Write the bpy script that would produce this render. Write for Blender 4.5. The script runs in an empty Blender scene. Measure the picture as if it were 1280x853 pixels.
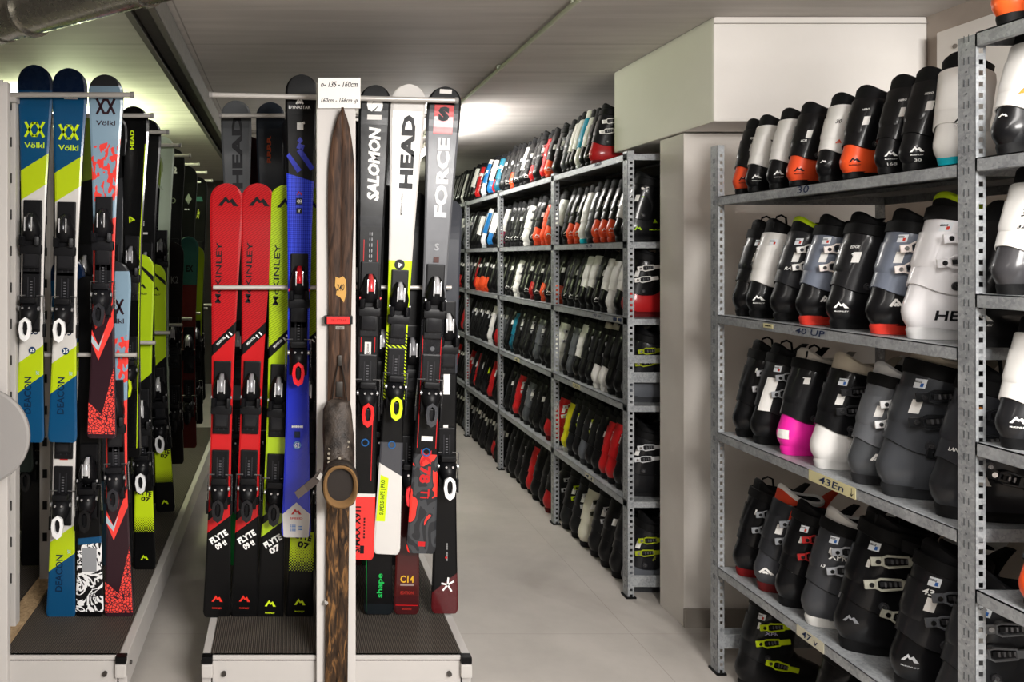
import bpy, bmesh, math, random
from mathutils import Vector, Matrix
PI = math.pi
random.seed(7)
S = bpy.context.scene
col = S.collection
# ------------------------------------------------------------------ camera, world, lights, exposure
F = 975.0; VX, VY = 358.0, 321.0; CH = 1.5           # focal length in px, vanishing point, eye height
cam = bpy.data.cameras.new('camera'); cam.sensor_width = 36; cam.lens = F/1280*36
cam.shift_x = (640-VX)/1280; cam.shift_y = (VY-426.5)/1280; cam.clip_start = .05
co = bpy.data.objects.new('camera', cam); co.location = (0, 0, CH); co.rotation_euler = (PI/2, 0, 0)
col.objects.link(co); S.camera = co
S.view_settings.view_transform = 'Standard'; S.view_settings.look = 'None'; S.view_settings.gamma = 1
S.view_settings.use_curve_mapping = False; S.view_settings.exposure = 0.14
W = bpy.data.worlds.new('world'); S.world = W; W.use_nodes = True
W.node_tree.nodes['Background'].inputs[0].default_value = (.8, .85, 1, 1)
W.node_tree.nodes['Background'].inputs[1].default_value = .05
LIGHTS = [  # x, y, z, size x, size y, watts, colour
    (1.30, -.80, 2.18, 1.2, .60, 165, (1, .97, .94), .75),
    (1.2, .75, 2.33, 1.2, .30, 38, (1, .97, .94), 0),
    (-.55, .35, 2.33, 1.2, .30, 12, (1, .95, .90), 0),
]
TUBES = [(.985, 4.65, 2.24, 1.2, 34, 34, (1, .97, .93)), (-1.32, 4.2, 2.25, 1.2, 20, 95, (.88, 1, .60)), (.985, 7.4, 2.24, 1.2, 16, 8, (.95, 1, .80))]

def area(x, y, z, sx, sy, w, c, tilt=0.):
    l = bpy.data.lights.new('lamp_light', 'AREA'); l.shape = 'RECTANGLE'; l.size = sx; l.size_y = sy; l.energy = w; l.color = c
    o = bpy.data.objects.new('lamp_light', l); o.location = (x, y, z); o.rotation_euler.x = tilt; col.objects.link(o); return o

def at(px, py, Y):
    return Vector(((px-VX)*Y/F, Y, CH-(py-VY)*Y/F))
# ------------------------------------------------------------------ materials
def lin(h):
    h = h.lstrip('#'); r = []
    for i in (0, 2, 4):
        c = int(h[i:i+2], 16)/255; r.append(c/12.92 if c <= .04045 else ((c+.055)/1.055)**2.4)
    return (r[0], r[1], r[2], 1)
MC = {}
def M(hexc, rough=.4, metal=0., coat=0., emit=0.):
    k = (hexc, rough, metal, coat, emit)
    if k in MC: return MC[k]
    m = bpy.data.materials.new('m_'+hexc.strip('#')); m.use_nodes = True
    nt = m.node_tree; b = nt.nodes['Principled BSDF']; c = lin(hexc)
    b.inputs['Base Color'].default_value = c
    b.inputs['Metallic'].default_value = metal; b.inputs['Specular IOR Level'].default_value = .18
    b.inputs['Coat Weight'].default_value = coat; b.inputs['Coat Roughness'].default_value = .12
    if emit: b.inputs['Emission Color'].default_value = c; b.inputs['Emission Strength'].default_value = emit
    tc = nt.nodes.new('ShaderNodeTexCoord'); n = nt.nodes.new('ShaderNodeTexNoise'); n.inputs['Scale'].default_value = 45
    n.inputs['Detail'].default_value = 4; nt.links.new(tc.outputs['Object'], n.inputs['Vector'])
    mr = nt.nodes.new('ShaderNodeMapRange'); mr.inputs[3].default_value = max(.03, rough-.08); mr.inputs[4].default_value = min(1, rough+.12)
    nt.links.new(n.outputs['Fac'], mr.inputs[0]); nt.links.new(mr.outputs[0], b.inputs['Roughness'])
    MC[k] = m; return m
def nodes(name, rough=.4, metal=0., coat=0.):
    m = bpy.data.materials.new(name); m.use_nodes = True; nt = m.node_tree; b = nt.nodes['Principled BSDF']
    b.inputs['Roughness'].default_value = rough; b.inputs['Metallic'].default_value = metal; b.inputs['Specular IOR Level'].default_value = .18
    b.inputs['Coat Weight'].default_value = coat; b.inputs['Coat Roughness'].default_value = .1
    tc = nt.nodes.new('ShaderNodeTexCoord')
    def N(t, **kw):
        n = nt.nodes.new('ShaderNode'+t)
        for k, v in kw.items():
            if k in n.inputs: n.inputs[k].default_value = v
            else: setattr(n, k, v)
        return n
    def ramp(stops, interp='CONSTANT'):
        r = nt.nodes.new('ShaderNodeValToRGB'); e = r.color_ramp; e.interpolation = interp
        while len(e.elements) < len(stops): e.elements.new(.5)
        for q, (p, c) in zip(e.elements, stops): q.position = p; q.color = c if len(c) == 4 else (*c, 1)
        return r
    return m, nt, b, tc, N, ramp, nt.links.new
def math_node(N, L, op, a, b=None):
    n = N('Math', operation=op)
    for i, v in enumerate((a, b)):
        if v is None: continue
        if isinstance(v, (int, float)): n.inputs[i].default_value = v
        else: L(v, n.inputs[i])
    return n.outputs[0]
PM = {}
def P(kind, c1='#000000', c2='#ffffff', c3='#ff0000'):
    """procedural printed patterns of the ski tops"""
    k = (kind, c1, c2, c3)
    if k in PM: return PM[k]
    m, nt, b, tc, N, ramp, L = nodes('print_'+kind, .34, 0, .25)
    O = tc.outputs['Object']; A, B = lin(c1), lin(c2); C = lin(c3) if c3[0] == '#' else A
    if kind == 'hatch':                               # fine slanted relief lines
        mp = N('Mapping'); mp.inputs['Rotation'].default_value = (0, .55, 0); L(O, mp.inputs[0])
        w = N('TexWave', bands_direction='Z', Scale=42.0, Distortion=0.6); L(mp.outputs[0], w.inputs['Vector'])
        r = ramp([(0, A), (.62, B)], 'EASE'); L(w.outputs['Fac'], r.inputs[0]); L(r.outputs[0], b.inputs['Base Color'])
    elif kind == 'stripes':
        mp = N('Mapping'); mp.inputs['Rotation'].default_value = (0, -.6, 0); L(O, mp.inputs[0])
        w = N('TexWave', bands_direction='Z', Scale=32.0); L(mp.outputs[0], w.inputs['Vector'])
        r = ramp([(0, A), (.5, B)]); L(w.outputs['Fac'], r.inputs[0]); L(r.outputs[0], b.inputs['Base Color'])
    elif kind == 'camo':
        mp = N('Mapping'); mp.inputs['Scale'].default_value = (1, 1, .6); L(O, mp.inputs[0])
        n = N('TexNoise', Scale=17.0, Detail=1.0, Distortion=.7); L(mp.outputs[0], n.inputs['Vector'])
        r = ramp([(0, A), (.42, B), (.52, A), (.575, C)]); L(n.outputs['Fac'], r.inputs[0]); L(r.outputs[0], b.inputs['Base Color'])
    elif kind == 'slash':                             # broken diagonal brush letters
        mp = N('Mapping'); mp.inputs['Rotation'].default_value = (0, .7, 0); mp.inputs['Scale'].default_value = (1.0, 1, .45); L(O, mp.inputs[0])
        n = N('TexNoise', Scale=58.0, Detail=1.0, Distortion=.4); L(mp.outputs[0], n.inputs['Vector'])
        r = ramp([(0, A), (.50, B)]); L(n.outputs['Fac'], r.inputs[0]); L(r.outputs[0], b.inputs['Base Color'])
    elif kind == 'crackle':
        v = N('TexVoronoi', feature='DISTANCE_TO_EDGE', Scale=95.0); L(O, v.inputs['Vector'])
        r = ramp([(0, A), (.10, B)]); L(v.outputs['Distance'], r.inputs[0]); L(r.outputs[0], b.inputs['Base Color'])
    elif kind == 'zebra':
        n = N('TexNoise', Scale=14.0, Detail=3.0, Distortion=1.6); L(O, n.inputs['Vector'])
        r = ramp([(0, A), (.44, B), (.53, A), (.60, B)]); L(n.outputs['Fac'], r.inputs[0]); L(r.outputs[0], b.inputs['Base Color'])
    elif kind == 'dots':                              # halftone fading downward between two heights (c3 holds them)
        z0, z1 = [float(q) for q in c3.split(',')]
        s = N('SeparateXYZ'); L(O, s.inputs[0]); X, Z = s.outputs[0], s.outputs[2]
        a = math_node(N, L, 'SINE', math_node(N, L, 'MULTIPLY', X, 620.0)); c = math_node(N, L, 'SINE', math_node(N, L, 'MULTIPLY', Z, 620.0))
        d = math_node(N, L, 'MULTIPLY', math_node(N, L, 'ADD', math_node(N, L, 'MULTIPLY', a, c), 1.0), .5)
        mr = N('MapRange'); mr.inputs[1].default_value = z0; mr.inputs[2].default_value = z1; L(Z, mr.inputs[0])
        g = math_node(N, L, 'LESS_THAN', d, mr.outputs[0])
        mx = N('Mix', data_type='RGBA'); mx.inputs[6].default_value = A; mx.inputs[7].default_value = B
        L(g, mx.inputs[0]); L(mx.outputs[2], b.inputs['Base Color'])
    elif kind == 'mesh':                              # small diamond weave
        ck = N('TexChecker', Scale=190.0); mp = N('Mapping'); mp.inputs['Rotation'].default_value = (0, .78, 0); L(O, mp.inputs[0]); L(mp.outputs[0], ck.inputs[0])
        ck.inputs['Color1'].default_value = A; ck.inputs['Color2'].default_value = B; L(ck.outputs[0], b.inputs['Base Color'])
    PM[k] = m; return m
def make_galv():
    m, nt, b, tc, N, ramp, L = nodes('galvanised_steel', .45, .35)
    v = N('TexVoronoi', Scale=150.0); L(tc.outputs['Object'], v.inputs['Vector'])
    n = N('TexNoise', Scale=14.0, Detail=5.0); L(tc.outputs['Object'], n.inputs['Vector'])
    mx = N('Mix', data_type='RGBA'); mx.inputs[0].default_value = .7; L(v.outputs['Color'], mx.inputs[6]); L(n.outputs['Fac'], mx.inputs[7])
    bw = N('RGBToBW'); L(mx.outputs[2], bw.inputs[0])
    r = ramp([(.25, lin('#808386')), (.75, lin('#b6b9bb'))], 'LINEAR'); L(bw.outputs[0], r.inputs[0]); L(r.outputs[0], b.inputs['Base Color'])
    mr = N('MapRange'); mr.inputs[3].default_value = .3; mr.inputs[4].default_value = .6; L(n.outputs['Fac'], mr.inputs[0]); L(mr.outputs[0], b.inputs['Roughness'])
    return m
def make_plaster(name, c1, c2, bump=.05, scale=3.0):
    m, nt, b, tc, N, ramp, L = nodes(name, .75)
    n = N('TexNoise', Scale=scale, Detail=8.0, Roughness=.6); L(tc.outputs['Object'], n.inputs['Vector'])
    r = ramp([(.35, lin(c1)), (.65, lin(c2))], 'LINEAR'); L(n.outputs['Fac'], r.inputs[0]); L(r.outputs[0], b.inputs['Base Color'])
    n2 = N('TexNoise', Scale=90.0, Detail=3.0); L(tc.outputs['Object'], n2.inputs['Vector'])
    bp = N('Bump', Strength=bump, Distance=.01); L(n2.outputs['Fac'], bp.inputs['Height']); L(bp.outputs[0], b.inputs['Normal'])
    return m
def make_floor():
    m, nt, b, tc, N, ramp, L = nodes('floor_concrete', .42)
    n = N('TexNoise', Scale=1.6, Detail=9.0, Roughness=.62); L(tc.outputs['Object'], n.inputs['Vector'])
    r = ramp([(.3, lin('#9b9690')), (.62, lin('#b0aaa4'))], 'LINEAR'); L(n.outputs['Fac'], r.inputs[0])
    br = N('TexBrick', Scale=1.0); br.offset = 0; br.inputs['Brick Width'].default_value = 1.15; br.inputs['Row Height'].default_value = 1.15
    br.inputs['Mortar Size'].default_value = .0018; br.inputs['Mortar Smooth'].default_value = .4
    mp = N('Mapping'); mp.inputs['Location'].default_value = (-.62, -.45, 0); L(tc.outputs['Object'], mp.inputs[0]); L(mp.outputs[0], br.inputs['Vector'])
    mx = N('Mix', data_type='RGBA'); L(br.outputs['Fac'], mx.inputs[0]); L(r.outputs[0], mx.inputs[6]); mx.inputs[7].default_value = lin('#979089')
    n3 = N('TexNoise', Scale=.9, Detail=3.0, Distortion=1.5); L(tc.outputs['Object'], n3.inputs['Vector'])
    r3 = ramp([(.60, (1, 1, 1)), (.72, (.80, .79, .78))], 'LINEAR'); L(n3.outputs['Fac'], r3.inputs[0])
    m2 = N('Mix', data_type='RGBA', blend_type='MULTIPLY'); m2.inputs[0].default_value = .7; L(mx.outputs[2], m2.inputs[6]); L(r3.outputs[0], m2.inputs[7])
    L(m2.outputs[2], b.inputs['Base Color'])
    return m
def make_ceiling():
    m, nt, b, tc, N, ramp, L = nodes('ceiling_boards', .7)
    n = N('TexNoise', Scale=6.0, Detail=6.0); mp = N('Mapping'); mp.inputs['Scale'].default_value = (.25, 3, 1); L(tc.outputs['Object'], mp.inputs[0]); L(mp.outputs[0], n.inputs['Vector'])
    r = ramp([(.35, lin('#bdb8b3')), (.65, lin('#cac5c0'))], 'LINEAR'); L(n.outputs['Fac'], r.inputs[0])
    br = N('TexBrick', Scale=1.0); br.offset = 0; br.inputs['Brick Width'].default_value = 30; br.inputs['Row Height'].default_value = .5
    br.inputs['Mortar Size'].default_value = .004; br.inputs['Mortar Smooth'].default_value = .5; L(tc.outputs['Object'], br.inputs['Vector'])
    mx = N('Mix', data_type='RGBA'); L(br.outputs['Fac'], mx.inputs[0]); L(r.outputs[0], mx.inputs[6]); mx.inputs[7].default_value = lin('#98948f')
    L(mx.outputs[2], b.inputs['Base Color']); return m
def make_wood(name, c1, c2, c3, scale=9.0, zs=.12):
    m, nt, b, tc, N, ramp, L = nodes(name, .6, 0, 0)
    mp = N('Mapping'); mp.inputs['Scale'].default_value = (6, 6, zs*6); L(tc.outputs['Object'], mp.inputs[0])
    n = N('TexNoise', Scale=scale, Detail=7.0, Distortion=1.4); L(mp.outputs[0], n.inputs['Vector'])
    r = ramp([(.30, lin(c1)), (.52, lin(c2)), (.72, lin(c3))], 'LINEAR'); L(n.outputs['Fac'], r.inputs[0]); L(r.outputs[0], b.inputs['Base Color'])
    bp = N('Bump', Strength=.3, Distance=.004); L(n.outputs['Fac'], bp.inputs['Height']); L(bp.outputs[0], b.inputs['Normal'])
    return m
def make_mat():
    m, nt, b, tc, N, ramp, L = nodes('ribbed_mat', .6)
    w = N('TexWave', bands_direction='X', Scale=46.0); L(tc.outputs['Object'], w.inputs['Vector'])
    r = ramp([(0, lin('#2a2724')), (1, lin('#5c554e'))], 'LINEAR'); L(w.outputs['Fac'], r.inputs[0]); L(r.outputs[0], b.inputs['Base Color'])
    bp = N('Bump', Strength=.6, Distance=.004); L(w.outputs['Fac'], bp.inputs['Height']); L(bp.outputs[0], b.inputs['Normal'])
    return m
def make_leather():
    m, nt, b, tc, N, ramp, L = nodes('old_leather', .5)
    v = N('TexVoronoi', Scale=160.0); L(tc.outputs['Object'], v.inputs['Vector'])
    n = N('TexNoise', Scale=22.0, Detail=6.0); L(tc.outputs['Object'], n.inputs['Vector'])
    r = ramp([(.35, lin('#1f1a17')), (.7, lin('#4d443d'))], 'LINEAR'); L(n.outputs['Fac'], r.inputs[0]); L(r.outputs[0], b.inputs['Base Color'])
    bp = N('Bump', Strength=.35, Distance=.003); L(v.outputs['Distance'], bp.inputs['Height']); L(bp.outputs[0], b.inputs['Normal'])
    return m
GALV = make_galv(); WHITE_METAL = M('#b5b1ad', .5); BAR = M('#b9b5b0', .35, .3); BLACK = M('#060607', .42)
DUCT = M('#8f8c84', .25, .9); CHROME = M('#d8d8d8', .18, 1.0); LEATHER = make_leather()
# ------------------------------------------------------------------ mesh helpers
class MB:
    def __init__(s): s.v = []; s.f = []; s.m = []; s.mats = []; s.sm = []
    def mi(s, m):
        if m not in s.mats: s.mats.append(m)
        return s.mats.index(m)
    def add(s, vs, fs, m, X=None, smooth=False):
        b = len(s.v); i = s.mi(m)
        s.v += [tuple(X @ Vector(v)) if X else tuple(v) for v in vs]
        s.f += [tuple(q+b for q in f) for f in fs]; s.m += [i]*len(fs); s.sm += [smooth]*len(fs)
    def box(s, c, d, m, X=None, bev=0., rot=None):
        x, y, z = d[0]/2, d[1]/2, d[2]/2
        T = Matrix.Translation(c)
        if rot: T = T @ rot
        if X: T = X @ T
        if not bev:
            vs = [(i, j, k) for i in (-x, x) for j in (-y, y) for k in (-z, z)]
            s.add(vs, [(0, 1, 3, 2), (4, 6, 7, 5), (0, 4, 5, 1), (2, 3, 7, 6), (0, 2, 6, 4), (1, 5, 7, 3)], m, T); return
        bv = min(bev, x*.9, y*.9, z*.9)
        bm = bmesh.new(); bmesh.ops.create_cube(bm, size=1, matrix=Matrix.Diagonal((2*x, 2*y, 2*z, 1)))
        bmesh.ops.bevel(bm, geom=bm.edges[:], offset=bv, segments=2, affect='EDGES', profile=.7)
        s.add([v.co[:] for v in bm.verts], [[v.index for v in f.verts] for f in bm.faces], m, T); bm.free()
    def loft(s, rings, m, X=None, cap=(True, True), closed=True, smooth=True):
        n = len(rings[0]); vs = [p for r in rings for p in r]; fs = []
        for i in range(len(rings)-1):
            for j in range(n if closed else n-1):
                k = (j+1) % n; fs.append((i*n+j, i*n+k, (i+1)*n+k, (i+1)*n+j))
        if cap[0]: fs.append(tuple(range(n-1, -1, -1)))
        if cap[1]: fs.append(tuple((len(rings)-1)*n+j for j in range(n)))
        s.add(vs, fs, m, X, smooth)
    def tube(s, path, r, m, X=None, n=8, closed=False):
        P_ = [Vector(p) for p in path]; rings = []; up = Vector((0, 0, 1))
        for i, p in enumerate(P_):
            a = P_[i-1] if (i or closed) else p; b = P_[(i+1) % len(P_)] if (i < len(P_)-1 or closed) else p
            t = (b-a).normalized()
            u = t.cross(up) if abs(t.dot(up)) < .95 else t.cross(Vector((1, 0, 0)))
            u.normalize(); w = t.cross(u)
            rings.append([p+(u*math.cos(2*PI*j/n)+w*math.sin(2*PI*j/n))*r for j in range(n)])
        if closed: rings.append(rings[0])
        s.loft(rings, m, X, (not closed, not closed))
    def cyl(s, a, b, r, m, X=None, n=16, r2=None):
        a, b = Vector(a), Vector(b); t = (b-a).normalized(); u = t.orthogonal().normalized(); w = t.cross(u)
        r2 = r if r2 is None else r2
        R = lambda p, q: [p+(u*math.cos(2*PI*j/n)+w*math.sin(2*PI*j/n))*q for j in range(n)]
        s.loft([R(a, r), R(b, r2)], m, X)
    def mesh(s, name):
        me = bpy.data.meshes.new(name); me.from_pydata(s.v, [], s.f)
        for m in s.mats: me.materials.append(m)
        me.polygons.foreach_set('material_index', s.m); me.polygons.foreach_set('use_smooth', s.sm)
        bm = bmesh.new(); bm.from_mesh(me); bmesh.ops.recalc_face_normals(bm, faces=bm.faces); bm.to_mesh(me); bm.free()
        me.update(); return me
    def build(s, name, parent=None, loc=None, **kw): return link(name, s.mesh(name), parent, loc, **kw)
def link(name, me, parent=None, loc=None, label=None, cat=None, group=None, kind=None):
    o = bpy.data.objects.new(name, me); col.objects.link(o)
    if parent: o.parent = parent
    if loc is not None: o.location = loc
    if me and any(p.use_smooth for p in me.polygons):
        try: me.set_sharp_from_angle(angle=.7)
        except Exception: pass
    return tag(o, label, cat, group, kind)
def tag(o, label=None, cat=None, group=None, kind=None):
    if label: o['label'] = label
    if cat: o['category'] = cat
    if group: o['group'] = group
    if kind: o['kind'] = kind
    return o
def thing(name, loc, label, cat, group=None, rot=(0, 0, 0)):
    o = bpy.data.objects.new(name, None); o.empty_display_size = .05; col.objects.link(o); o.location = loc; o.rotation_euler = rot
    return tag(o, label, cat, group)
# text as flat outlines, normalised to its own bounding box (width 1, height 1, centred)
TC = {}
def text_geo(body, bold=.02, shear=0.):
    k = (body, bold, shear)
    if k not in TC:
        c = bpy.data.curves.new('lettering', 'FONT'); c.body = body; c.offset = bold; c.shear = shear; c.resolution_u = 2; c.fill_mode = 'FRONT'
        o = bpy.data.objects.new('lettering', c); col.objects.link(o); bpy.context.view_layer.update()
        me = bpy.data.meshes.new_from_object(o.evaluated_get(bpy.context.evaluated_depsgraph_get()))
        vs = [v.co[:2] for v in me.vertices]; fs = [tuple(p.vertices) for p in me.polygons]
        bpy.data.objects.remove(o); bpy.data.curves.remove(c); bpy.data.meshes.remove(me)
        x0, x1 = min(v[0] for v in vs), max(v[0] for v in vs); y0, y1 = min(v[1] for v in vs), max(v[1] for v in vs)
        TC[k] = ([((x-x0)/(x1-x0)-.5, (y-y0)/(y1-y0)-.5) for x, y in vs], fs)
    return TC[k]
def stroke2d(lines, w):
    vs, fs = [], []
    for L_ in lines:
        for a, b in zip(L_, L_[1:]):
            a, b = Vector(a), Vector(b); t = (b-a).normalized(); n = Vector((-t.y, t.x))*w/2; a = a-t*w*.3; b = b+t*w*.3
            i = len(vs); vs += [tuple(a-n), tuple(b-n), tuple(b+n), tuple(a+n)]; fs.append((i, i+1, i+2, i+3))
    return vs, fs
LOGO = {  # in a -.5 .. .5 box
    'peak': ([(-.5, -.35), (-.12, .45), (.05, .1), (.2, .3), (.5, -.35), (.25, -.35), (.15, -.05), (0, -.12), (-.12, .08), (-.3, -.35)], [(0, 1, 8, 9), (1, 2, 7, 8), (2, 3, 6, 7), (3, 4, 5, 6)]),
    'arrows': stroke2d([[(-.45, .42), (-.1, -.38), (.1, -.38), (.45, .42)], [(-.45, -.42), (-.1, .38), (.1, .38), (.45, -.42)]], .13),
    'arrow': stroke2d([[(0, .5), (0, -.45)], [(-.3, -.15), (0, -.48), (.3, -.15)]], .1),
    'chevron': stroke2d([[(-.4, -.4), (0, .4), (.4, -.4)], [(-.12, -.35), (0, -.1), (.12, -.35)]], .2),
    'star': stroke2d([[(0, 0), (.05, .5)], [(0, 0), (.45, .25)], [(0, 0), (.3, -.45)], [(0, 0), (-.35, -.4)], [(0, 0), (-.45, .1)]], .13),
    'ring': stroke2d([[(.42*math.cos(t*PI/6), .42*math.sin(t*PI/6)) for t in range(13)]], .14),
    'slashes': stroke2d([[(-.5, .1), (-.05, -.5)], [(0, .3), (.5, -.4)], [(-.05, .5), (.1, .45)]], .22),
    'tri': ([(-.5, .5), (.5, .2), (.1, -.5), (-.2, -.1)], [(0, 3, 2, 1)]),
    'diamond': ([(0, .5), (.4, 0), (0, -.5), (-.4, 0)], [(0, 3, 2, 1)]),
    'square': ([(-.5, -.5), (.5, -.5), (.5, .5), (-.5, .5)], [(0, 1, 2, 3)]),
    'disc': ([(.5*math.cos(t*PI/8), .5*math.sin(t*PI/8)) for t in range(16)], [tuple(range(16))]),
}
# ------------------------------------------------------------------ room
ZC = 2.4; XL, XR, YB, YF = -3.2, 2.4, 9.2, -1.6
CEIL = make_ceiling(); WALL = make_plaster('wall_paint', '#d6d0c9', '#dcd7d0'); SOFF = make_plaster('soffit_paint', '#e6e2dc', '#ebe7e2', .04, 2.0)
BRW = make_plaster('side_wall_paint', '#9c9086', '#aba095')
def struct(name, c, d, m, bev=0.):
    b = MB(); b.box((0, 0, 0), d, m, bev=bev); return b.build(name, None, c, kind='structure')
struct('floor', ((XL+XR)/2, (YF+YB)/2, -.05), (XR-XL+.4, YB-YF+.4, .1), make_floor())
struct('ceiling', ((XL+XR)/2, (YF+YB)/2, ZC+.05), (XR-XL+.4, YB-YF+.4, .1), CEIL)
struct('wall_left', (XL-.05, (YF+YB)/2, ZC/2), (.1, YB-YF, ZC), make_plaster('grey_wall_paint', '#5b5752', '#66625c'))  # left wall darkened in colour to stand in for shade behind the rack
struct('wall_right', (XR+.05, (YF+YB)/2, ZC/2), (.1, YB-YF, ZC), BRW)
DARKW = make_plaster('dark_wall_paint', '#35322f', '#403d39')  # near-black colour stands in for the gloom at the far end
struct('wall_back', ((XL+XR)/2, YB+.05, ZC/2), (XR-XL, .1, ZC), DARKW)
struct('wall_front', ((XL+XR)/2, YF-.05, ZC/2), (XR-XL, .1, ZC), DARKW)  # unseen wall, coloured dark to keep its reflection off the skis
struct('wall_pillar', (2.0, 3.26, 1.0), (.78, .2, 2.0), WALL)
b = MB(); b.box((0, 0, 0), (.80, .89, .394), SOFF, bev=.012); b.box((.0, -.449, .17), (.8, .004, .002), M('#8d8780')); b.build('wall_soffit', None, (2.0, 3.365, 2.203), kind='structure')
b = MB(); b.box((0, 0, 0), (.79, .012, .075), M('#8c857d', .5), bev=.003); b.build('baseboard_pillar', None, (2.002, 3.153, .0375), kind='structure')
# wall box high on the right wall, with a small screw
b = MB(); b.box((0, 0, 0), (.05, .40, .46), M('#e4dfd8', .5), bev=.006)
for y, z in ((-.12, .16), (.12, .16), (.12, -.16), (-.12, -.16)): b.cyl((-.025, y, z), (-.029, y, z), .008, M('#7b756e', .4, .5))
b.build('wall_panel', None, (2.375, 2.62, 2.08), label='white flat panel box fixed to the brownish right wall below ceiling', cat='panel')
# ceiling beam trough with lips
b = MB(); BM_ = M('#6b6963', .5, .2)
b.box((0, 0, .055), (.10, 7.6, .012), BM_); b.box((-.05, 0, .01), (.006, 7.6, .10), BM_, bev=.001); b.box((.05, 0, .01), (.006, 7.6, .10), BM_, bev=.001)
b.box((-.042, 0, -.038), (.022, 7.6, .006), BM_); b.box((.042, 0, -.038), (.022, 7.6, .006), BM_); b.box((0, 0, .0), (.07, 7.6, .02), M('#4a4945', .6))
b.build('trim_1', None, (-.475, 4.9, 2.335), kind='structure')
b = MB(); b.box((0, 0, 0), (1.7, .09, .07), BM_, bev=.004); b.build('trim_2', None, (-1.45, 2.55, 2.364), kind='structure')
# conduit pipe under the ceiling with clips
b = MB(); GP = M('#c4c9b4', .4, .1); b.tube([(0, .3, 0), (0, 8.9, 0)], .009, GP)
for i in range(9): b.box((0, .8+i*.95, .006), (.034, .018, .016), GP, bev=.003)
b.build('conduit_pipe', None, (1.0, 0, 2.382), label='thin grey conduit pipe clipped along the ceiling', cat='pipe')
# round duct at top left
duct = thing('air_duct', (-.71, 2.16, 2.185), 'round metal air duct under the ceiling at top left', 'duct')
A_, B_ = Vector((-.75, .52, 0)), Vector((.75, -.52, 0)); b = MB()
b.cyl(A_, B_, .068, DUCT, n=32); b.build('duct_pipe', duct)
for t, w_, r_ in ((.42, .05, .072), (.50, .012, .077), (.74, .012, .074), (.22, .012, .075)):
    b = MB(); p = A_.lerp(B_, t); d = (B_-A_).normalized()*w_/2; b.cyl(p-d, p+d, r_, DUCT, n=32); b.build('duct_collar', duct)
# lamps
for i, (x, y, z, L_, w_, wu, c) in enumerate(TUBES):
    lab = ['white tube lamp hanging under the ceiling behind the centre ski rack', 'green tinted tube lamp glowing behind the left ski rack', 'white tube lamp under the ceiling at the far end of the aisle'][i]
    r = thing('tube_lamp', (x, y, z), lab, 'lamp')
    b = MB(); b.box((0, L_/2, .035), (.06, L_, .03), WHITE_METAL, bev=.005); b.box((0, .01, .0), (.05, .02, .06), WHITE_METAL, bev=.004); b.box((0, L_-.01, .0), (.05, .02, .06), WHITE_METAL, bev=.004); b.build('lamp_housing', r)
    b = MB(); hx = '#fffdf4' if i != 1 else '#eaffc0'; b.cyl((0, .02, .0), (0, L_-.02, .0), .014, M(hx, .4, emit=9.0)); b.build('light_tube', r)
    b = MB(); [b.cyl((0, q, .05), (0, q, ZC-z), .004, BAR) for q in (.2, L_-.2)]; b.build('suspension_rod', r)
    area(x, y+L_/2, z-.03, .1, L_, w_*.5, c)
    ta = 2.55 if i == 1 else 2.0; a = area(x+.06, y+L_/2, z+.0, .05, L_, wu*.4, c); a.rotation_euler = (0, -ta, 0)
    a = area(x-.06, y+L_/2, z+.0, .05, L_, wu*.4, c); a.rotation_euler = (0, ta, 0)
for x, y, z, sx, sy, w_, c, tl in LIGHTS:
    if w_ <= 0: continue
    r = thing('ceiling_light', (x, y, z+.04), 'flat white ceiling light panel near the front of the room', 'lamp', 'ceiling light panels', (tl, 0, 0))
    b = MB(); b.box((0, 0, 0), (sx+.06, sy+.06, .05), WHITE_METAL, bev=.006); b.build('lamp_housing', r)
    b = MB(); b.box((0, 0, -.027), (sx, sy, .004), M('#fff8ee', .4, emit=3.0)); b.build('diffuser', r)
    area(x, y, z, sx, sy, w_, c, tl)
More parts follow.
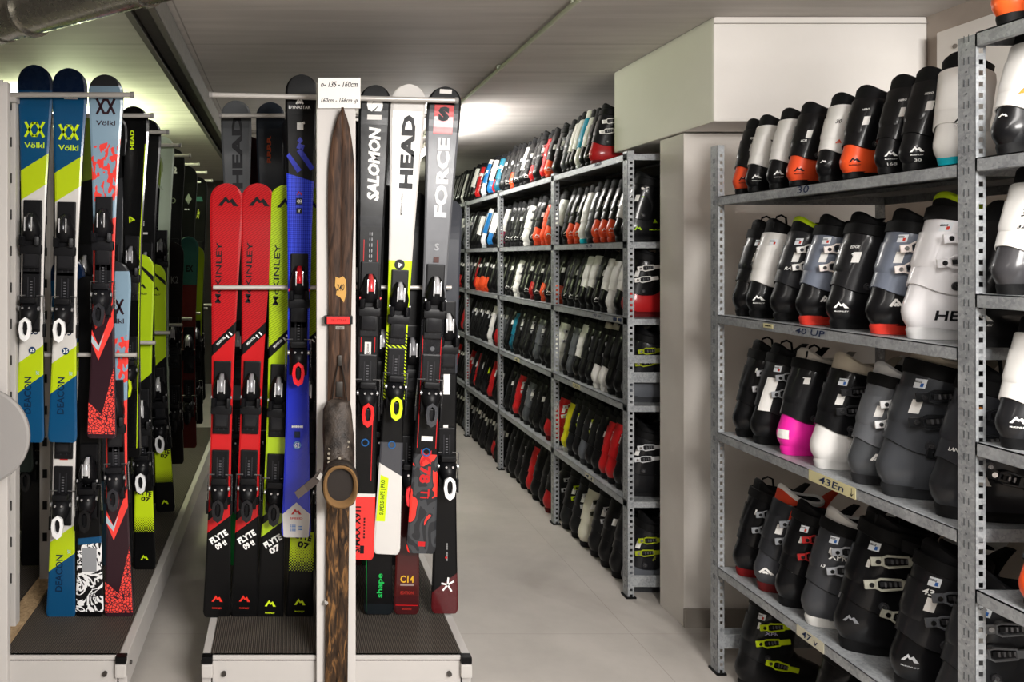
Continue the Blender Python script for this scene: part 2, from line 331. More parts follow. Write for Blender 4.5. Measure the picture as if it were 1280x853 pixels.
# ------------------------------------------------------------------ ski racks (mobile, with ribbed platforms)
MATM = make_mat()
YROWS = [2.77, 3.18, 3.60, 4.02, 4.43, 4.87, 5.33, 5.75]
def ski_rack(name, xc, x0, x1, label, low_z, sign):
    y0, y1 = 2.614, 6.1; r = thing(name, (xc, y0, 0), label, 'ski rack'); g = lambda x: x-xc; yc = (y1-y0)/2
    b = MB(); b.box((g((x0+x1)/2), yc, .155), (x1-x0-.03, y1-y0, .02), MATM); b.build('ribbed_platform', r)
    b = MB(); b.box((g((x0+x1)/2), .006, .105), (x1-x0-.04, .012, .085), WHITE_METAL, bev=.003)
    b.box((g((x0+x1)/2), .004, .158), (x1-x0-.04, .02, .014), WHITE_METAL, bev=.003)
    for q in (x0, x1): b.box((g(q), yc, .105), (.03, y1-y0, .11), WHITE_METAL, bev=.004)
    b.box((g((x0+x1)/2), .01, .05), (x1-x0-.03, .012, .02), M('#8a8682', .5), bev=.002)
    b.build('platform_frame', r)
    for q in (x0+.004, x1-.004):
        b = MB(); b.box((g(q), -.004, .155), (.036, .03, .022), BLACK, bev=.003); b.box((g(q), -.004, .118), (.038, .03, .045), WHITE_METAL, bev=.006); b.build('corner_cap', r)
        b = MB(); sx = 1 if q > xc else -1; b.cyl((g(q)-sx*.055, -.002, .105), (g(q)-sx*.055, -.012, .105), .008, M('#55524f', .3, .8)); b.cyl((g(q)+sx*.018, .04, .12), (g(q)+sx*.027, .04, .12), .007, M('#55524f', .3, .8)); b.build('bolt', r)
    for q in (x0+.06, x1-.06):
        for y in (.3, yc, y1-y0-.3):
            b = MB(); b.cyl((g(q)-.015, y, .048), (g(q)+.015, y, .048), .046, M('#2c2b2a', .5)); b.build('wheel', r)
    b = MB(); b.box((0, -.012, 1.05), (.13, .03, 2.06), M('#bebab6', .5), bev=.004); b.box((.0, -.026, 2.076), (.10, .006, .02), M('#bbb7b3')); b.build('front_post', r)
    for i, y in enumerate(YROWS):
        yy = y-y0+.04
        b = MB(); b.box((0, yy, 1.11), (.045, .045, 1.9), WHITE_METAL, bev=.004)
        for k in range(14): b.box((.0, yy-.0235, .35+k*.13), (.018, .003, .035), BLACK)
        b.build('spine_upright', r)
        zt = 2.075 if i < 7 else 2.06
        b = MB(); b.tube([(g(x0)-.0, y-y0, zt), (g(x1)+.0, y-y0, zt-(.02 if name == 'ski_rack' and i == 0 and sign else 0))], .0095, BAR, n=12)
        for q in (x0, x1): b.cyl((g(q)-.006, y-y0, zt if q == x0 else zt-(.02 if sign and i == 0 else 0)), (g(q)+.006, y-y0, zt if q == x0 else zt-(.02 if sign and i == 0 else 0)), .0115, M('#8b8885', .4))
        b.box((0, y-y0+.02, zt-.01), (.06, .05, .03), WHITE_METAL, bev=.003); b.build('top_bar', r)
        b = MB(); b.tube([(g(x0), y-y0+.088, low_z), (g(x1), y-y0+.088, low_z)], .0085, BAR, n=12); b.box((0, y-y0+.075, low_z), (.06, .04, .03), WHITE_METAL, bev=.003); b.build('hanging_bar', r)
    return r
rackC = ski_rack('ski_rack', .165, -.268, .604, 'white steel ski rack with ribbed platform in the centre', 1.387, True)
rackL = ski_rack('ski_rack', -.99, -1.44, -.548, 'white steel ski rack with round disc at left edge', 1.14, False)
b = MB(); b.box((.005, 1.7, .172), (.07, 3.3, .012), make_wood('pale_board', '#7f6a50', '#a58b6a', '#b89e7c')); b.build('wooden_strip', rackL, label='pale wooden board')
b = MB()
prof = [(.0, .004), (.150, .004), (.157, .010), (.157, .022), (.150, .028), (.0, .028)]
b.loft([[(rr*math.cos(2*PI*j/64), -yy, rr*math.sin(2*PI*j/64)) for j in range(64)] for rr, yy in prof if rr > 0], M('#94918f', .5), cap=(True, True))
b.cyl((0, -.028, 0), (0, .02, 0), .02, M('#8b8885', .4, .4)); b.build('hand_wheel', rackL, (-.003, -.055, .915), label='round light grey disc')
# ------------------------------------------------------------------ skis
EDGE = M('#17181a', .35, .1); STEEL = M('#9a9a9a', .25, .9)
def half_w(z, L, wt, ww, wp):
    t = z/L
    h = ww+(wt-ww)*max(0, (.42-t)/.42)**1.7+(wp-ww)*max(0, (t-.42)/.50)**1.9*(1 if t < .92 else 1)
    h = min(h, max(wt, wp))
    R = .55*wp*2
    if z > L-R: q = (z-(L-R))/R; h = min(h, wp)*max(0., 1-q**2.3)**.5
    rt = .022
    if z < rt: h -= rt*.45*(1-z/rt)**2
    return h
def curl(z, L): 
    q = max(0, (z-(L-.16))/.16); return -.022*q*q
SKI_N = [0]
def ski(Y, top, bot, w, base, bands=(), decals=(), binding=None, label='', group=None, name='ski', th=.013, low=False, accent=None):
    k = F/Y; pb, pt = at(bot[0], bot[1], Y), at(top[0], top[1], Y); L = (pt-pb).length
    root = thing(name, pb, label, 'ski', group, (0, math.atan2(pt.x-pb.x, pt.z-pb.z), 0))
    wt, ww, wp = [q/k/2 for q in w]; kz = (bot[1]-top[1])/L      # px per metre along the ski
    Z = lambda py: (bot[1]-py)/kz
    mats = [EDGE, base]; bd = []
    for py, sl, m in bands: bd.append((Z(py), sl, m)); mats.append(m)
    bd.sort(key=lambda q: q[0])
    bm = bmesh.new(); NZ = 40 if low else 64; us = (-1, -.86, -.3, .3, .86, 1); rows = []
    R = 1.1*wp; R2 = L-R
    zs = [0, .004, .01, .022]+[.022+(R2-.022)*i/NZ for i in range(1, NZ+1)]+[R2+R*math.sin(PI/2*i/12) for i in range(1, 13)]
    for z in zs:
        h = max(half_w(z, L, wt, ww, wp), .0006); y = curl(z, L); row = []
        for u in us: row.append(bm.verts.new((u*h, y-(.0025 if abs(u) < .9 else 0), z)))
        for u in (1, -1): row.append(bm.verts.new((u*h, y+th, z)))
        rows.append(row)
    n = len(us)+2
    for a, c in zip(rows, rows[1:]):
        for j in range(n): bm.faces.new((a[j], a[(j+1) % n], c[(j+1) % n], c[j]))
    bm.faces.new(rows[0][::-1]); bm.faces.new(rows[-1])
    for z0, sl, m in bd:
        g = bm.verts[:]+bm.edges[:]+bm.faces[:]
        bmesh.ops.bisect_plane(bm, geom=g, plane_co=(0, 0, z0), plane_no=Vector((-sl, 0, 1)).normalized())
    bmesh.ops.recalc_face_normals(bm, faces=bm.faces)
    for f in bm.faces:
        c = f.calc_center_median()
        if f.normal.y < -.35 and f.normal.z > -.9:
            mi = 1
            for i, (z0, sl, m) in enumerate(bd):
                if c.z > z0+sl*c.x: mi = mats.index(m)
            f.material_index = mi
        else: f.material_index = 0
    me = bpy.data.meshes.new('ski_body'); bm.to_mesh(me); bm.free()
    for m in mats: me.materials.append(m)
    link('ski_body', me, root)
    if decals:
        b = MB(); lv = 0
        for d in decals:
            lv += 1; off = -.0031-lv*.00022
            if d[0] == 'text':
                _, s, dx, py, ln, ht, rot, m = d[:8]; vs, fs = text_geo(s, d[8] if len(d) > 8 else .02, d[9] if len(d) > 9 else 0)
            elif d[0] == 'logo': _, s, dx, py, ln, ht, rot, m = d[:8]; vs, fs = LOGO[s]
            else:
                _, pts, m = d; vv = [(x/k, Z(py)) for x, py in pts]; hx = [(max(-.985*half_w(z, L, wt, ww, wp), min(.985*half_w(z, L, wt, ww, wp), x)), z) for x, z in vv]
                b.add([(x, off, z) for x, z in hx], [tuple(range(len(hx)))], m); continue
            r = math.radians(rot); X0 = dx/k; Z0 = Z(py); out = []
            for x, y in vs:
                x *= ln/k; y *= ht/k; xx = X0+x*math.cos(r)-y*math.sin(r); zz = Z0+x*math.sin(r)+y*math.cos(r)
                hh = .985*half_w(min(max(zz, .001), L-.001), L, wt, ww, wp); xx = max(-hh, min(hh, xx)); out.append((xx, off, zz))
            b.add(out, fs, m)
        me = b.mesh('printed_lettering'); bm = bmesh.new(); bm.from_mesh(me)
        for i in range(9):
            bmesh.ops.bisect_plane(bm, geom=bm.verts[:]+bm.edges[:]+bm.faces[:], plane_co=(0, 0, L-.16+.0185*i), plane_no=(0, 0, 1))
        for v in bm.verts: v.co.y += curl(v.co.z, L)
        bm.to_mesh(me); bm.free(); link('printed_lettering', me, root)
    if binding: bind(root, Z(binding[0]), Z(binding[1]), ww, *binding[2:])
    return root
BC = {}
def bind(root, zt, zh, ww, c1='#0e0e10', ctoe='#b8b8ba', clev='#0e0e10', wide=.030, plates=True):
    k = (round(zt-zh, 3), c1, ctoe, clev, round(ww, 3), plates)
    if k not in BC:
        m = M(c1, .38); t = M(ctoe, .22, .35, .3); lv = M(clev, .3, 0, .3); d = zt-zh; wd = min(.042, ww*.95)
        pl = MB(); p2 = MB(); y = -.0035
        p2.box((0, y-.004, .055), (wd*1.72, .010, .22), m, bev=.014); pl.box((0, y-.004, d-.035), (wd*1.72, .010, .27), m, bev=.014)
        G2 = M('#2c2c2f', .3)
        for q in (-1, 1): p2.box((q*wd*.30, y-.0085, .10), (.004, .003, .08), G2); pl.box((q*wd*.28, y-.0085, d-.13), (.004, .003, .05), G2)
        for i in range(6): p2.box((0, y-.0092, .075+i*.010), (wd*.22, .002, .004), M('#5a5a5e', .3))
        to = MB()
        hb = [(-.045, .026, .014), (-.030, .033, .030), (-.005, .034, .044), (.020, .028, .046), (.045, .020, .030), (.056, .012, .016)]
        def sec(z, w_, h): return [(w_*math.cos(PI*j/10), y-.008-h*math.sin(PI*j/10)**.7, z) for j in range(11)]+[(-w_, y-.002, z), (w_, y-.002, z)]
        to.loft([sec(d+z, w_, h) for z, w_, h in hb], m)
        to.loft([sec(d+z, w_*.62, h+.006) for z, w_, h in hb[2:]], t)                 # bright cap
        for q in (-1, 1):
            to.box((q*.026, y-.038, d-.048), (.016, .020, .034), m, bev=.006, rot=Matrix.Rotation(q*.35, 4, 'Z')); to.cyl((q*.034, y-.03, d-.03), (q*.038, y-.03, d-.03), .006, t, n=10)
            to.box((q*.012, y-.054, d+.012), (.004, .004, .05), M('#e6e6e8', .2, .5), bev=.001)
        to.box((0, y-.016, d-.078), (.078, .024, .034), m, bev=.008); to.box((0, y-.014, d-.115), (wd*1.5, .016, .06), m, bev=.006); to.box((0, y-.023, d-.115), (wd*1.1, .003, .044), M('#222224', .2), bev=.001)
        he = MB()
        he.box((0, y-.014, .005), (wd*1.75, .022, .10), m, bev=.006)
        hb2 = [(.052, .020, .020), (.044, .031, .036), (.022, .034, .052), (.0, .032, .058), (-.018, .024, .050), (-.034, .016, .030)]
        he.loft([sec(z, w_, h) for z, w_, h in hb2], m)
        he.box((0, y-.036, .060), (.056, .030, .022), m, bev=.006)
        for q in (-1, 1): he.cyl((q*.032, y-.03, .03), (q*.038, y-.03, .03), .008, M('#c9c9cb', .25, .8), n=10); he.cyl((q*.012, y-.06, .034), (q*.012, y-.064, .034), .004, M('#c9c9cb', .25, .8), n=8)
        lo = MB(); pts = [(.0, .002), (.018, -.012), (.022, -.040), (.016, -.072), (0, -.084), (-.016, -.072), (-.022, -.040), (-.018, -.012)]
        r1 = [(x, y-.060+.25*(z+.02)*.0-.0, z) for x, z in pts]; r2 = [(x*1.0, y-.072, z) for x, z in pts]; i1 = [(x*.48, y-.060, z*.62-.012) for x, z in pts]; i2 = [(x*.48, y-.073, z*.62-.012) for x, z in pts]
        lo.loft([i1, r1, r2, i2, i1], lv, cap=(False, False), smooth=False)
        lo.box((0, y-.045, -.045), (.020, .03, .05), m, bev=.005)
        br = MB()
        for q in (-1, 1):
            x = q*(ww+.006)
            br.tube([(q*.02, y-.010, .075), (x, y-.010, .075), (x, y-.006, .03), (x, y+.004, -.03)], .0024, M('#b0b0b2', .25, .9), n=6)
            br.box((x, y+.004, -.05), (.008, .016, .05), m, bev=.003)
        BC[k] = [(n_, q.mesh(n_)) for n_, q in (('mounting_plate', pl), ('mounting_plate', p2), ('toe_piece', to), ('heel_piece', he), ('heel_lever', lo), ('ski_brake', br))]
    hp = None
    for n_, me in BC[k]:
        o = link(n_, me, root if n_ != 'heel_lever' else None, (0, 0, zh))
        if n_ == 'heel_piece': hp = o
        if n_ == 'heel_lever': o.parent = hp; o.location = (0, 0, 0)
# colours
NAVY, WHT, LIME = M('#0c456c', .3, 0, .3), M('#cbc8c4', .35, 0, .3), M('#adc216', .35, 0, .3); LIM2 = M('#c3e01a', .3)
NIGHT = M('#0c1d38', .25, 0, .5); SKB = M('#060607', .36, 0, .08); DGR = M('#2a2b2e', .35, 0, .3); RED = M('#b8181c', .32, 0, .3)
INK = M('#131316', .4); TXW = M('#efefec', .4); GRB = M('#7f99ab', .3, 0, .5); CORAL = M('#e8433c', .35); MAR = M('#2c181f', .35, 0, .3); STK = M('#dcd8d4', .5)
BLU = M('#2f6db0', .4); YEL = M('#e7c12c', .4)
LOWY, UPY = 2.893, 2.81
def volkl_blue(top, bot, num, label, lower=False, d=True):
    t, bt = top[1], bot[1]; L = bt-t; Y = LOWY if lower else UPY
    f = lambda r: bt-L*r
    dec = [('text', num, 2, f(.295), 15, 8, 0, NIGHT, .03, .2), ('poly', [(-13, f(.335)), (13, f(.335)), (13, f(.328)), (-13, f(.328))], STK),
           ('text', 'DEACON', -3, f(.125), 46, 9, 90, M('#0b2340', .4), .02), ('text', 'XT', 9, f(.185), 5, 4, 90, M('#9fc3d8', .4)),
           ('logo', 'arrows', 0, f(.832), 25, 21, 0, LIM2), ('text', 'Völkl', 0, f(.790), 25, 7, 0, LIM2, .012), ('logo', 'square', 2, f(.925), 17, 5, 0, STK),
           ('text', '- - - - -', 2, f(.925), 13, 1.6, 0, M('#a0392f')), ('text', '....', -2, f(.640), 10, 3, 0, DGR), ('logo', 'square', 0, f(.545), 7, 14, 0, YEL),
           ('logo', 'square', 0, f(.545), 4, 9, 0, BLU), ('text', 'XXX', 0, f(.50), 22, 8, 90, INK), ('logo', 'square', 0, f(.455), 10, 14, 0, RED)]
    if not lower: dec.append(('logo', 'disc', 2, f(.245), 9, 9, 0, M('#17375f'))); dec.append(('text', '35', 2, f(.245), 6, 4, 0, TXW))
    return ski(Y, top, bot, (37, 28, 43), NAVY, [(f(.155), .75, LIME), (f(.235), .75, WHT), (f(.665), .65, LIME), (f(.745), .65, NAVY), (f(.935), 0, NIGHT)], dec,
               (f(.57), f(.335) if not lower else f(.30), '#141416', '#26272a', '#e8e8e8'), label)
volkl_blue((45, 83), (37, 553), '135', 'blue, lime and white ski nearest the left edge, hung highest in the left rack')
volkl_blue((88, 87), (78, 553), '135', 'blue, lime and white ski second from left, beside the light grey ski')
volkl_blue((86, 322), (76, 773), '142', 'blue tailed ski marked 142 standing on the left platform, below the hung blue skis', True)
def volkl_grey(top, bot, Y, label, lower):
    t, bt = top[1], bot[1]; L = bt-t; f = lambda r: bt-L*r
    sl = P('slash', '#7f99ab', '#e8433c')
    dec = [('logo', 'arrows', 0, f(.915 if not lower else .87), 24, 21, 0, MAR), ('text', 'Völkl', 0, f(.87 if not lower else .83), 24, 6, 0, MAR, .012), ('text', '130' if not lower else '137', -2, f(.635), 15, 7, 0, INK, .04, .25), ('logo', 'square', -6, f(.617), 7, 4, 0, INK),
           ('poly', [(-17, f(.012)), (17, f(.012)), (17, f(.20)), (0, f(.065)), (-17, f(.10))], P('crackle', '#3a2028', '#ec4a40')),
           ('poly', [(-14, f(.30)), (-9, f(.26)), (-14, f(.22))], MAR), ('poly', [(-14, f(.335)), (-9, f(.30)), (12, f(.37)), (12, f(.43)), (-6, f(.335)), (-14, f(.38))], CORAL),
           ('poly', [(-14, f(.30)), (-5, f(.255)), (14, f(.36)), (14, f(.31)), (-5, f(.215)), (-14, f(.265))], CORAL), ('poly', [(-14, f(.285)), (-5, f(.255)), (2, f(.29)), (-5, f(.24)), (-14, f(.265))], M('#a9bac2', .3)),
           ('logo', 'square', 0, f(.50), 7, 14, 0, YEL), ('logo', 'square', 0, f(.50), 4, 8, 0, BLU), ('text', 'XXX', 0, f(.46), 18, 8, 90, TXW)]
    return ski(Y, top, bot, (38, 26, 43), MAR, [(f(.42), .2, CORAL), (f(.60), .3, GRB), (f(.655), .1, sl), (f(.815 if not lower else .78), .3, GRB), (f(.97), 0, DGR)], dec, (f(.59), f(.375), '#17171a', '#26272a', '#2c2c30'), label)
volkl_grey((133, 95), (127, 548), UPY, 'light grey and coral ski marked 130, hung in front of the left rack', False)
volkl_grey((142, 326), (149, 771), LOWY, 'coral and maroon ski standing on the left platform edge, grey tip half hidden', True)
ski(LOWY, (112, 345), (112, 771), (36, 27, 36), SKB, [(765, 0, P('zebra', '#111113', '#e6e6e6')), (680, .1, NAVY), (672, .1, SKB)], [('poly', [(-9, 715), (9, 715), (9, 685), (-9, 685)], M('#8b8d90')), ('text', 'X1', 6, 745, 7, 6, 60, INK)],
    (588, 630, '#0e0e10', '#c4c4c6', '#0e0e10'), 'ski with black and white zebra tail on the left platform')
# centre rack, lower left
PR = P('hatch', '#860d13', '#b3171d'); PG = P('hatch', '#7f990c', '#aac61a')
def flyte(top, bot, main, pm, t1, t2, label, face=0, dots=False, Y=LOWY, col_logo='#e23327'):
    bt = bot[1]; T = top[1]; L = bt-T; f = lambda q: bt-L*q; cl = M(col_logo, .35)
    bands = [(f(.215), .8, main), (f(.243), .8, SKB), (f(.262), .8, main), (f(.628), 1.0, SKB), (f(.655), 1.0, pm), (f(.975), 0, pm)]
    dec = [('text', t1, 0, f(.186), 24, 8, 33, TXW, .05), ('text', t2, 3, f(.168), 15, 8, 33, TXW, .05), ('logo', 'peak', 0, f(.043), 14, 10, 0, cl), ('text', 'McKINLEY', 0, f(.022), 12, 2, 0, cl),
           ('logo', 'peak', 2, f(.958), 26, 15, 0, INK), ('text', 'McKINLEY', -8, f(.795), 76, 7, 90, INK, .01), ('text', '11', 7, f(.652), 7, 5, 45, TXW, .04), ('text', 'SMOOTH TAIL', -3, f(.638), 14, 3, 45, TXW),
           ('logo', 'square', 0, f(.382), 12, 4, 0, STK), ('text', '----', 0, f(.382), 9, 1.5, 0, INK), ('text', 'ıııııııı', 0, f(.34), 14, 3, 90, M('#6f7074'))]
    if dots:
        bands = [(f(.115), 0, P('dots', '#0e0e10', '#c6e01c', '%.3f,%.3f' % (L*.10/(F/Y), L*.175/(F/Y)))), (f(.205), .0, SKB), (f(.655), 1.0, pm)]
        dec[0] = ('text', t1, 0, f(.195), 24, 8, -12, INK, .04); dec[1] = ('text', t2, 2, f(.175), 15, 8, -12, INK, .04)
    return ski(Y, top, bot, (35, 26, 41), SKB, bands, dec, (f(.53), f(.285), '#101012', '#9b9b9f', '#1b1b1e'), label)
flyte((284, 230), (271, 772), RED, PR, 'FLYTE', '09 ti', 'red and black ski on the centre platform, leftmost of the two red ones')
flyte((323, 230), (305, 772), RED, PR, 'FLYTE', '09 ti', 'red and black ski on the centre platform, right of its red twin')
flyte((358, 232), (337, 778), M('#a9c71a', .3, 0, .5), PG, 'FLYTE', '07', 'lime and black ski standing between the red ski and the blue ski', col_logo='#d6f02a')
flyte((393, 236), (374, 776), M('#a9c71a', .3, 0, .5), PG, 'FLYTE', '07', 'black ski with dotted lime tail directly behind the tall blue ski', dots=True, col_logo='#d6f02a')
# hung skis of the centre rack
PB = P('mesh', '#1d2fc4', '#3a52ee'); BL2 = M('#2231c0', .28, 0, .6)
ski(UPY, (377, 95), (370, 672), (37, 27, 40), WHT, [(671, 0, BL2), (400, 0, PB), (250, -.5, PB), (222, -.3, SKB)],
    [('poly', [(-18, 671), (18, 671), (18, 643), (0, 628), (-18, 643)], WHT), ('logo', 'peak', 0, 640, 13, 9, 0, RED), ('text', 'SPEED', 0, 648, 16, 2.5, 0, RED), ('text', 'iiiii', -4, 660, 8, 7, 90, BLU), ('text', 'iii', 5, 660, 5, 5, 90, BLU),
     ('logo', 'chevron', -2, 126, 10, 10, 0, TXW), ('text', 'DYNASTAR', -2, 134.5, 27, 4, 0, TXW, .02), ('logo', 'square', -1, 158, 8, 9, 0, TXW), ('logo', 'square', 3, 154, 3, 3, 20, TXW),
     ('logo', 'slashes', -1, 198, 30, 30, 0, BL2), ('logo', 'diamond', -1, 176, 9, 9, 0, BL2), ('logo', 'peak', -1, 242, 7, 6, 0, RED), ('logo', 'square', -1, 252, 8, 8, 0, INK), ('text', '4X4', -1, 252, 6, 5, 0, TXW), ('logo', 'square', -1, 264, 7, 7, 0, INK), ('text', 'V', -1, 264, 3, 4, 0, TXW),
     ('logo', 'square', 0, 419, 14, 7, 0, STK), ('text', 'E=====', 0, 419, 11, 3, 0, INK), ('text', 'HHHHH', 0, 533, 14, 3, 0, TXW, .1), ('logo', 'square', 0, 543, 7, 8, 0, NIGHT), ('logo', 'ring', 0, 556, 10, 10, 0, M('#7fb2e5')), ('text', '62', 0, 556, 6, 6, 0, TXW)],
    (352, 450, '#111114', '#e0202a', '#e0202a'), 'tall blue ski with black tip and white tail, hung left of the antique ski')
# white band under the toe of the blue ski
ski(UPY, (469, 108), (452, 700), (31, 28, 39), M('#d6302c', .3, 0, .5), [(699, 0, M('#d6302c', .3, 0, .5)), (621, 0, WHT), (617, 0, SKB), (284, 0, M('#16171a', .38, 0, .1)), (270, .0, SKB)],
    [('text', 'S/MAX X9TI', -7, 662, 58, 9, 90, INK, .03), ('logo', 'square', -0, 687, 5, 10, 0, INK), ('text', 'iiiiiii', 2, 660, 26, 2, 90, INK), ('text', 'SALOMON', 1, 205, 92, 15, 90, TXW, .05, .15), ('text', 'S', 0, 132, 16, 20, 90, TXW, .08), ('logo', 'square', 0, 147, 18, 6, 0, STK),
     ('poly', [(-9, 440), (-8, 440), (-8, 300), (-9, 300)], RED), ('poly', [(9, 440), (8, 440), (8, 300), (9, 300)], RED), ('text', '::::::', 0, 310, 40, 4, 90, M('#97989b')), ('logo', 'diamond', 0, 330, 6, 9, 0, M('#97989b')),
     ('logo', 'square', 0, 436, 8, 17, 0, STK), ('text', 'E===', 0, 436, 13, 4, 90, INK), ('logo', 'ring', 0, 553, 10, 10, 0, BLU), ('poly', [(8, 600), (9, 600), (9, 520), (8, 520)], RED)],
    (362, 500, '#141416', '#d8484a', '#e02424'), 'black ski with large white lettering and a red tail, right of the antique ski')
ski(UPY, (511, 107), (483, 693), (34, 26, 43), WHT, [(692, 0, WHT), (587, -.55, M('#3c3d42', .3, 0, .5)), (553, 0, SKB), (500, 0, P('stripes', '#1a1b14', '#c9e225')), (415, 0, LIM2), (326, 0, WHT)],
    [('poly', [(-15, 652), (-4, 652), (-2, 598), (-12, 594)], LIM2), ('text', 'SUPERSHAPE | PRO', -8, 622, 44, 7, 90, INK, .02), ('text', 'HEAD', 2, 190, 92, 17, 90, INK, .05), ('text', 'MOTION 16 CARBON', -2, 255, 28, 2.5, 90, INK),
     ('logo', 'disc', -1, 331, 13, 13, 0, INK), ('logo', 'chevron', -1, 331, 6, 6, 40, TXW), ('logo', 'square', 0, 343, 18, 6, 0, M('#a8a8ab')), ('text', '-----', 0, 343, 14, 2, 0, INK), ('logo', 'square', 0, 444, 8, 15, 0, STK), ('text', 'E===', 0, 444, 12, 4, 90, INK), ('logo', 'ring', 0, 556, 10, 10, 0, BLU)],
    (372, 492, '#101013', '#c9c9cc', '#cdee20'), 'white and lime ski with large black lettering on its tip')
GRYM = M('#626366', .38, .1, .1)
ski(UPY, (556, 110), (526, 692), (37, 28, 42), P('camo', '#26272a', '#3b3d40', '#e8352c'), [(568, 0, SKB), (478, 0, M('#1a1a1d', .25, 0, .5)), (372, 0, GRYM), (165, 0, M('#3c3d40', .38, .1, .1)), (138, 0, SKB)],
    [('text', 'X.78', 0, 583, 42, 14, -90, RED, .05), ('text', 'Ti', 1, 617, 12, 11, -90, RED, .02), ('logo', 'square', 0, 680, 9, 6, 0, RED), ('poly', [(-12, 138+30), (12, 138+30), (12, 132), (-12, 132)], RED), ('text', 'S', 0, 143, 14, 18, 0, INK, .08),
     ('text', 'FORCE', 2, 222, 100, 16, 90, M('#c9cacc', .3), .05), ('logo', 'square', 0, 116, 15, 5, 0, STK), ('text', 'S', 0, 309, 6, 9, 0, M('#9fa0a3')), ('logo', 'square', 0, 325, 7, 7, 0, M('#4b2a25')), ('poly', [(-12, 560), (-11, 560), (-11, 420), (-12, 420)], RED), ('poly', [(12, 560), (11, 560), (11, 420), (12, 420)], RED),
     ('logo', 'disc', 1, 436, 6, 6, 0, M('#55565a')), ('logo', 'square', 0, 548, 14, 6, 0, STK), ('logo', 'ring', 0, 565, 11, 11, 0, BLU)],
    (365, 500, '#111113', '#cfcfd2', '#3b3c40'), 'grey tipped ski with red and black camouflage tail, rightmost of the hung skis')
# lower right of the centre rack
ski(LOWY, (480, 232), (473, 768), (37, 27, 38), M('#0c1216', .3, 0, .5), [(755, 0, SKB)], [('text', 'shape', 2, 732, 30, 9, 90, M('#1fae4f', .4), .02), ('poly', [(-17, 768), (-15.5, 768), (-15.5, 700), (-17, 700)], M('#159a45'))], (430, 560), 'black ski with small green lettering standing behind the white and lime ski')
ski(LOWY, (517, 240), (508, 768), (32, 26, 36), M('#3a0d10', .3, 0, .5), [(745, 0, M('#42100f', .3, 0, .5)), (560, 0, SKB)], [('text', 'C14', 0, 724, 17, 9, 0, M('#d5a52c'), .02), ('logo', 'square', 0, 731, 17, 2.5, 0, M('#8f7b77')), ('text', 'EDITION', 0, 741, 16, 4, 0, M('#a02b23')), ('text', 'atomic', 0, 761, 12, 2.5, 0, M('#a02b23')), ('poly', [(-14, 757), (14, 757), (14, 756), (-14, 756)], RED)],
    (440, 600, '#0e0e10', '#8d8d90', '#d02a30'), 'dark red ski with small gold lettering on its tail, centre platform')
ski(LOWY, (560, 250), (556, 767), (34, 25, 34), M('#4c0d12', .25, 0, .7), [(728, .8, SKB), (470, .3, M('#3a3c42', .3))], [('logo', 'star', 3, 731, 16, 17, 0, TXW), ('text', '---- ---', 2, 690, 22, 1.5, 90, M('#8a8a8a')), ('logo', 'disc', 1, 697, 3, 3, 0, RED), ('logo', 'square', 0, 478, 8, 30, 0, TXW), ('logo', 'square', -1, 536, 6, 10, 0, STK), ('logo', 'disc', 0, 550, 9, 9, 0, BLU)],
    (410, 590, '#0f0f11', '#e2e2e2', '#ececec'), 'black and dark red ski with white star mark, nearest the aisle')
# rows behind, left rack: the ski at the aisle end of each row is the one that shows
def back(Y, cx, top, bot, w, base, bands=(), dec=(), label='', bindp=None, group=None, clev='#1b1b1e', lean=0):
    return ski(Y, (cx+lean, top), (cx, bot), w, base, bands, dec, bindp, label, group, low=True)
SAGE = M('#a8b5a2', .3, 0, .5)
back(3.24, 161, 134, 572, (32, 22, 37), SKB, [(560, 0, M('#0b0b0c', .2, 0, .9))], [('text', 'HEAD', -2, 175, 24, 5, 90, LIM2, .04), ('logo', 'chevron', -2, 274, 8, 8, 30, LIM2), ('poly', [(9.5, 300), (10.5, 300), (15, 180), (14, 180)], LIM2), ('poly', [(9.5, 560), (10.5, 560), (10.5, 300), (9.5, 300)], LIM2)], 'glossy black ski with thin lime edge, behind the light grey ski', (325, 470, '#111113', '#9b9b9f', '#c6dc1e'), lean=7)
back(3.66, 181, 150, 500, (28, 20, 33), SKB, [], [('logo', 'square', -3, 292, 9, 2.5, 0, STK), ('text', '....', -4, 280, 6, 2, 90, TXW)], 'plain black ski with small pale sticker, left of the pale green ski', (330, 440), lean=4)
back(4.08, 200, 171, 520, (24, 19, 30), SAGE, [(505, 0, SAGE)], [('text', 'McKINLEY', -6, 268, 38, 3.5, 90, INK), ('logo', 'peak', -3, 235, 10, 8, 0, M('#8a9784'))], 'pale green ski with black lettering in the left rack', (312, 440, '#111113', '#6a6a6e', '#2a2a2a'), lean=3)
back(4.49, 214, 186, 520, (24, 18, 28), M('#141a17', .3, 0, .5), [(505, 0, SKB)], [('text', 'K2', 0, 213, 9, 9, 0, TXW, .08), ('logo', 'ring', 0, 251, 7, 7, 0, M('#b9c9a0'))], 'black ski with white two-character mark, behind the pale green ski', (320, 440), lean=3)
back(4.93, 232, 208, 500, (22, 16, 25), SKB, [], [('logo', 'diamond', 2, 249, 10, 14, 0, M('#8b9188')), ('text', '...', 0, 262, 6, 2, 0, TXW)], 'black ski with a pale diamond mark in the left rack', (320, 430), lean=2)
back(5.39, 247, 222, 500, (20, 14, 22), SKB, [], [('poly', [(-6, 252), (6, 252), (4, 246), (-4, 246)], M('#28504a')), ('logo', 'square', 0, 228, 7, 2, 0, STK), ('text', 'ZIP', 0, 268, 12, 3, 80, M('#a3b03c'))], 'black ski with faint teal arc, last one seen in the left rack', (320, 430), lean=1)
dg = lambda Y, bt, T: P('dots', '#0e0e10', '#c6e01c', '%.3f,%.3f' % ((bt-T)*.10*Y/F, (bt-T)*.175*Y/F))
